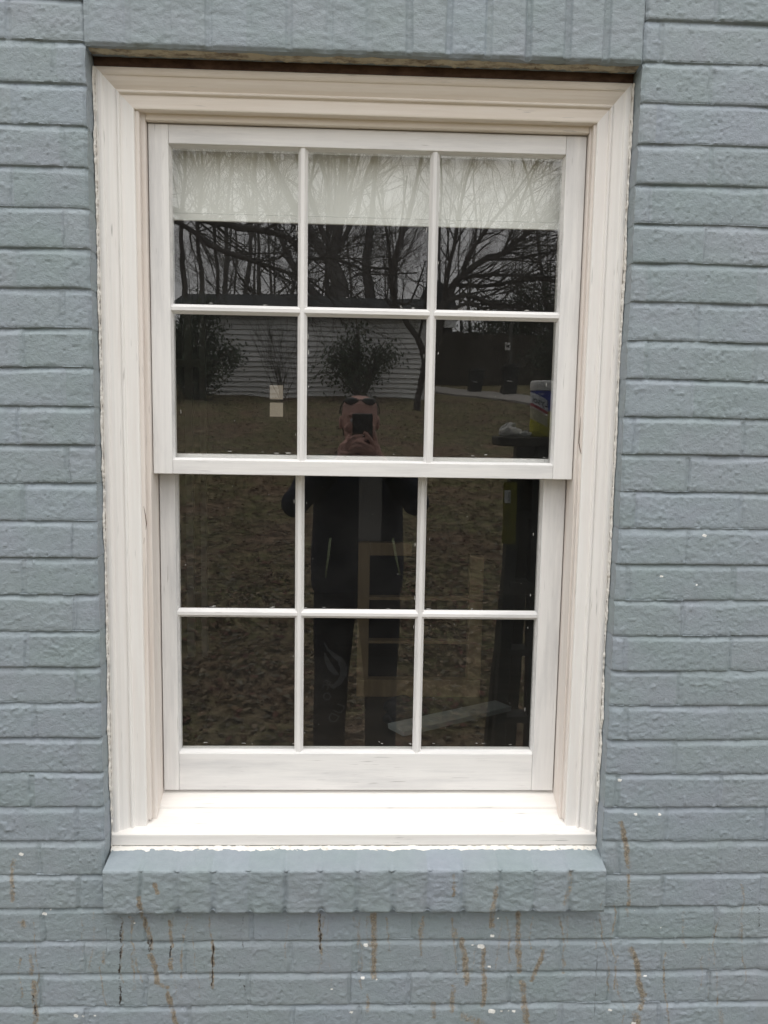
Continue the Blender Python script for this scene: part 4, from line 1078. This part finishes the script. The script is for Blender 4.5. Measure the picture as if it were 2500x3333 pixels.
        me.name = name; return link(name, me, m_, tub)
    wrap_text('Lysol', .031, -.34, H * .615, .30, mat('dark_ink', (.02, .025, .04)), .35)
    wrap_text('PRO', .011, -.35, H * .745, -.1, mat('pale_ink', (.6, .62, .66)), .0)
    # crumpled paper towel
    cp = mir(1104, 932, y); b = MB()
    b.ell((cp[0], y - .02, zt + .018), (.042, .04, .026), 26, 16); b.ell((cp[0] + .035, y + .005, zt + .009), (.035, .025, .011), 20, 10)
    rr = np.random.default_rng(4)
    for i, (x, yy, z) in enumerate(b.v):
        n_ = float(noise(x + yy * .7, z - yy * .5, .016, .014, 8)) * .022 + float(noise(x - yy, z + x, .007, .006, 9)) * .008
        b.v[i] = (x + n_ * .8, yy + n_, max(zt + .0008, z + n_ * .9 * (1 if z > zt + .004 else 0)))
    tag(b.build('paper_towel', noisy('white_tissue', (.78, .77, .73), (.7, .69, .65), 30, .9)), 'crumpled white paper towel lying on the ladder top', 'tissue')
ladder()

# ================================================================== THE PHOTOGRAPHER (seen in the panes)
M_SKIN = noisy('skin', (.62, .36, .30), (.52, .28, .225), 22, .5)
M_HOOD = noisy('navy_fleece', (.022, .025, .036), (.036, .040, .052), 60, .95, bdist=.002)
M_JEAN = noisy('black_track_trousers', (.012, .013, .018), (.018, .019, .024), 30, .9)
M_SHOE = noisy('grey_shoe', (.06, .06, .06), (.09, .09, .09), 20, .7)
PY = -1.80
person = thing('person', (0, PY, gz(PY)), 'person in dark navy hoodie photographing with a phone held to the face', 'person')
def loft(mb, secs, k=20):
    """secs: (x, y, z, rx, ry) ellipses"""
    vs = []
    for (x, y, z, a, b_) in secs:
        for j in range(k):
            an = 2 * math.pi * j / k; vs.append((x + a * math.cos(an), y + b_ * math.sin(an), z))
    n = len(secs)
    fs = [(i * k + j, i * k + (j + 1) % k, (i + 1) * k + (j + 1) % k, (i + 1) * k + j) for i in range(n - 1) for j in range(k)]
    fs += [tuple(range(k))[::-1], tuple((n - 1) * k + j for j in range(k))]
    return mb.add(vs, fs)
def remesh(o, vox, sm=4):
    m = o.modifiers.new('remesh', 'REMESH'); m.mode = 'VOXEL'; m.voxel_size = vox; m.use_smooth_shade = True
    s = o.modifiers.new('smooth', 'SMOOTH'); s.iterations = sm; s.factor = .5
# body: head, neck, arms, hands, torso, legs in one skin
HX, HY = .004, -1.72
def finger(mb, pts, r=.0088):
    n = len(pts); mb.tube(pts, [r * 1.1] + [r] * (n - 2) + [r * .85], 10); mb.ell(pts[-1], (r * .85,) * 3, 10, 8)
    for p_ in pts[1:-1]: mb.ell(p_, (r * 1.05,) * 3, 10, 8)
b = MB()
loft(b, [(HX, HY + .02, -.122, .022, .025), (HX, HY + .025, -.112, .040, .045), (HX, HY + .02, -.085, .056, .070), (HX, HY + .005, -.045, .067, .088), (HX, HY, -.005, .073, .096), (HX, HY, .04, .0765, .098),
         (HX, HY - .005, .075, .073, .092), (HX, HY - .01, .098, .058, .075), (HX, HY - .012, .110, .036, .05), (HX, HY - .012, .114, .012, .018)], 28)
b.ell((HX, HY + .100, -.030), (.013, .018, .016)); b.ell((HX, HY + .096, -.005), (.009, .012, .028))      # nose
b.ell((HX - .012, HY + .094, -.034), (.009, .010, .008)); b.ell((HX + .012, HY + .094, -.034), (.009, .010, .008))
b.ell((HX, HY + .086, .028), (.052, .012, .010)); b.ell((HX, HY + .082, -.070), (.024, .012, .007)); b.ell((HX, HY + .079, -.082), (.020, .011, .006))
b.ell((HX, HY + .070, -.105), (.026, .018, .014))
for sx in (-1, 1):
    b.ell((HX + sx * .080, HY - .005, -.003), (.009, .020, .031)); b.ell((HX + sx * .046, HY + .070, -.025), (.022, .018, .02))
loft(b, [(HX, HY - .01, -.10, .055, .06), (HX, HY - .02, -.15, .058, .062), (HX, HY - .03, -.19, .075, .075)], 20)
TY = HY - .045
loft(b, [(0, TY, -.17, .09, .07), (0, TY, -.21, .165, .095), (0, TY, -.27, .185, .115), (0, TY, -.40, .175, .12), (0, TY, -.55, .165, .12), (0, TY, -.70, .175, .125), (0, TY, -.78, .165, .12)], 24)
SH = [(-.175, TY, -.225), (.175, TY, -.225)]; EL = [(-.268, TY + .17, -.345), (.250, TY + .17, -.335)]
WR = [(-.060, -1.452, -.150), (.078, -1.462, -.140)]
for s_, e_, w_ in zip(SH, EL, WR): b.tube([s_, e_, w_], [.052, .040, .026], 14)
LEGX = [-.098, .098]
for lx in LEGX:
    b.tube([(lx, TY, -.74), (lx * 1.12, TY + .015, -1.13), (lx * 1.25, TY - .02, gz(TY) + .09)], [.082, .056, .04], 14); b.ell((lx * 1.3, TY + .05, gz(TY) + .045), (.045, .12, .04))
# hands: palms under the phone, five fingers each, closing on its back and edges
YB = -1.4495                     # just in front of the phone's back
# hand at image left (x < 0)
b.ell((-.050, YB - .004, -.112), (.030, .016, .036)); b.tube([WR[0], (-.052, YB - .006, -.118)], [.026, .027], 12)
finger(b, [(-.046, YB + .002, -.092), (-.034, YB + .010, -.068), (-.014, YB + .008, -.058), (.010, YB + .005, -.0545)], .0088)
finger(b, [(-.040, YB + .004, -.100), (-.020, YB + .014, -.082), (.004, YB + .013, -.073), (.030, YB + .008, -.0665)], .0090)
finger(b, [(-.040, YB + .004, -.112), (-.022, YB + .016, -.099), (-.002, YB + .017, -.090), (.016, YB + .012, -.088)], .0086)
finger(b, [(-.042, YB + .002, -.125), (-.026, YB + .012, -.118), (-.008, YB + .014, -.111), (.004, YB + .012, -.108)], .0078)
finger(b, [(-.060, YB - .008, -.108), (-.050, YB - .016, -.080), (-.038, YB - .022, -.058)], .0102)
# hand at image right
b.ell((.060, YB - .004, -.110), (.030, .016, .034)); b.tube([WR[1], (.060, YB - .006, -.114)], [.026, .027], 12)
finger(b, [(.058, YB + .002, -.090), (.046, YB + .010, -.066), (.034, YB + .010, -.052), (.023, YB + .008, -.0415)], .0086)
finger(b, [(.052, YB + .006, -.104), (.034, YB + .020, -.092), (.012, YB + .022, -.082), (-.006, YB + .020, -.0745)], .0088)
finger(b, [(.054, YB + .004, -.117), (.036, YB + .018, -.109), (.012, YB + .023, -.100), (-.008, YB + .022, -.0945)], .0088)
finger(b, [(.056, YB + .002, -.128), (.038, YB + .014, -.122), (.018, YB + .019, -.116), (.002, YB + .018, -.113)], .0078)
finger(b, [(.070, YB - .008, -.095), (.066, YB - .012, -.066), (.0625, YB - .012, -.040)], .0100)
body = b.build('body', M_SKIN, person); remesh(body, .0034, 3)
# face details (eyes, brows) as small parts
for sx in (-1, 1):
    MB().ell((HX + sx * .031, HY + .086, .006), (.012, .007, .008), 12, 8).build('eye', mat('eye_white', (.5, .5, .5), .3, .5), person, True)
MB().tube([(HX - .045, HY + .084, .024), (HX - .02, HY + .098, .030)], .0035, 6).build('eyebrow', M_TWIG, person)
MB().tube([(HX + .045, HY + .084, .024), (HX + .02, HY + .098, .030)], .0035, 6).build('eyebrow', M_TWIG, person)
b = MB(); loft(b, [(HX, HY - .030, -.06, .070, .075), (HX, HY - .028, -.01, .0775, .080), (HX, HY - .026, .04, .0805, .084), (HX, HY - .030, .075, .076, .080), (HX, HY - .032, .100, .058, .064), (HX, HY - .034, .117, .030, .034)], 24)
b.build('hair', noisy('cropped_grey_hair', (.10, .085, .075), (.06, .05, .045), 120, .9), person, True)
# sunglasses pushed up on the head
M_LENS = mat('dark_lens', (.012, .014, .014), .08, .6)
sg = MB()
for sx in (-1, 1): sg.ell((HX + sx * .037, HY + .070, .087), (.031, .016, .018), 18, 10)
sg.tube([(HX - .010, HY + .080, .092), (HX + .010, HY + .080, .092)], .003, 6)
for sx in (-1, 1): sg.tube([(HX + sx * .066, HY + .060, .090), (HX + sx * .085, HY, .06), (HX + sx * .086, HY - .03, .035)], .0032, 6)
sg.build('sunglasses', M_LENS, person, True)
# hoodie
b = MB()
loft(b, [(0, TY - .005, -.135, .070, .068), (0, TY, -.165, .110, .085), (0, TY, -.20, .180, .110), (0, TY, -.26, .205, .130), (0, TY + .005, -.38, .203, .140), (0, TY + .005, -.52, .205, .142), (0, TY, -.66, .214, .146), (0, TY, -.745, .212, .144), (0, TY, -.775, .200, .136)], 32)
b.ell((0, TY - .10, -.18), (.12, .06, .07))
for s_, e_, w_ in zip(SH, EL, WR):
    wv = np.array(w_); ev = np.array(e_); cuff = ev + (wv - ev) * .88
    b.tube([s_, np.array(s_) * .45 + ev * .55, ev, ev * .5 + cuff * .5, cuff], [.082, .070, .060, .052, .043], 16); b.ell(s_, (.086, .085, .08)); b.ell(e_, (.062, .062, .062))
hood = b.build('hoodie', M_HOOD, person); remesh(hood, .009, 5)
b = MB()
for sx, e in ((-1, [(712, 1163), (709, 1200), (702, 1248)]), (1, [(846, 1165), (853, 1205), (863, 1243)])):
    pts = [mir(u, v, TY + .155, .149) for u, v in e]
    MB().tube(pts, [.0050, .0048, .0030], 8).build('drawstring', noisy('pale_lime_cord', (.55, .62, .40), (.45, .52, .32), 60, .7), person, True)
# trousers with a printed leg
b = MB()
loft(b, [(0, TY, -.72, .198, .130), (0, TY, -.80, .200, .135), (0, TY, -.86, .195, .13)], 28)
for lx in LEGX: b.tube([(lx, TY, -.78), (lx * 1.1, TY + .01, -1.0), (lx * 1.15, TY + .015, -1.16), (lx * 1.25, TY - .015, gz(TY) + .07)], [.104, .092, .080, .074], 18)
tr = b.build('trousers', M_JEAN, person); remesh(tr, .009, 4)
for lx in LEGX:
    bb = MB(); loft(bb, [(lx * 1.3, TY + .045, gz(TY) + .002, .050, .145), (lx * 1.3, TY + .045, gz(TY) + .03, .052, .145), (lx * 1.3, TY + .02, gz(TY) + .07, .046, .10), (lx * 1.28, TY - .02, gz(TY) + .10, .045, .06)], 18)
    bb.build('shoe', M_SHOE, person, True)
# the print: a pale curling flash and letters down the leg
def leg_y(x, z):
    f = (-.78 - z) / (1.62 - .78 + .07); cx = LEGX[0] * (1.05 + .22 * f); rr = .104 - .03 * min(1, f * 1.2)
    dx = min(.98, abs(x - cx) / rr); return TY + .012 + rr * math.sqrt(1 - dx * dx) + .005
M_PRINT = noisy('pale_print', (.24, .25, .27), (.17, .18, .20), 60, .8)
pr_ = MB()
def flash(poly):
    vs = [];
    for (u, v) in poly:
        p_ = mir(u, v, TY + .09, .149); vs.append((p_[0], leg_y(p_[0], p_[2]), p_[2]))
    return vs
def ribbon(c, w):
    L_, R_ = [], []
    for i, (u, v) in enumerate(c):
        a = np.array(c[min(i + 1, len(c) - 1)]) - np.array(c[max(i - 1, 0)]); a = a / (np.linalg.norm(a) + 1e-9); n_ = np.array([-a[1], a[0]]) * w[i] / 2
        L_.append((u + n_[0], v + n_[1])); R_.append((u - n_[0], v - n_[1]))
    V1, V2 = flash(L_), flash(R_); n_ = len(c)
    pr_.add(V1 + V2, [(i, i + 1, n_ + i + 1, n_ + i) for i in range(n_ - 1)])
ribbon([(699, 1386), (707, 1400), (720, 1412), (734, 1424), (742, 1442), (741, 1460), (733, 1474), (720, 1482), (708, 1476)], [2, 6, 9, 12, 14, 14, 13, 10, 4])
ribbon([(700, 1408), (705, 1424), (714, 1440), (724, 1452), (731, 1456)], [3, 10, 14, 10, 3])
def leg_text(txt, u, v, size, ang):
    cu = bpy.data.curves.new('t', 'FONT'); cu.body = txt; cu.size = size; cu.align_x = 'CENTER'; cu.align_y = 'CENTER'
    o = bpy.data.objects.new('t', cu); COL.objects.link(o); me = bpy.data.meshes.new_from_object(o); bpy.data.objects.remove(o)
    c0 = mir(u, v, TY + .09, .149); vs = []
    for q in me.vertices:
        x = -(q.co.x * math.cos(ang) - q.co.y * math.sin(ang)); z = q.co.x * math.sin(ang) + q.co.y * math.cos(ang)
        X_, Z_ = c0[0] + x, c0[2] + z; vs.append((X_, leg_y(X_, Z_), Z_))
    pr_.add(vs, [tuple(f.vertices) for f in me.polygons])
leg_text('EC', 706, 1478, .040, -1.2); leg_text('O', 708, 1502, .05, -1.2); leg_text('UD', 728, 1540, .065, -1.0)
pr_.build('leg_print', M_PRINT, person)
# phone, held just behind the lens
ph = MB()
def cl(x, y, z):
    p_ = np.array([0, -CAM_D, 0]) + CR * x + CU * y - CF * z; return p_
def slab(mb, x0, x1, y0, y1, z0, z1):
    v = [cl(*q) for q in ((x0, y0, z0), (x1, y0, z0), (x1, y1, z0), (x0, y1, z0), (x0, y0, z1), (x1, y0, z1), (x1, y1, z1), (x0, y1, z1))]
    mb.add(v, [(0, 3, 2, 1), (4, 5, 6, 7), (0, 1, 5, 4), (1, 2, 6, 5), (2, 3, 7, 6), (3, 0, 4, 7)])
tp = thing('mobile_phone', (0, -CAM_D - .01, 0), 'dark mobile phone held upright in both hands', 'phone')
slab(ph, -.027, .056, -.125, .032, .0035, .0125); o_ = ph.build('phone_body', mat('black_glass', (.012, .014, .014), .12, .6), tp, bevel=.003)
ring = MB(); ring.tube([cl(0, 0, .0045), cl(0, 0, .0022)], .0075, 20, True); ring.build('camera_lens', mat('lens_glass', (.02, .02, .03), .05, .7), tp)
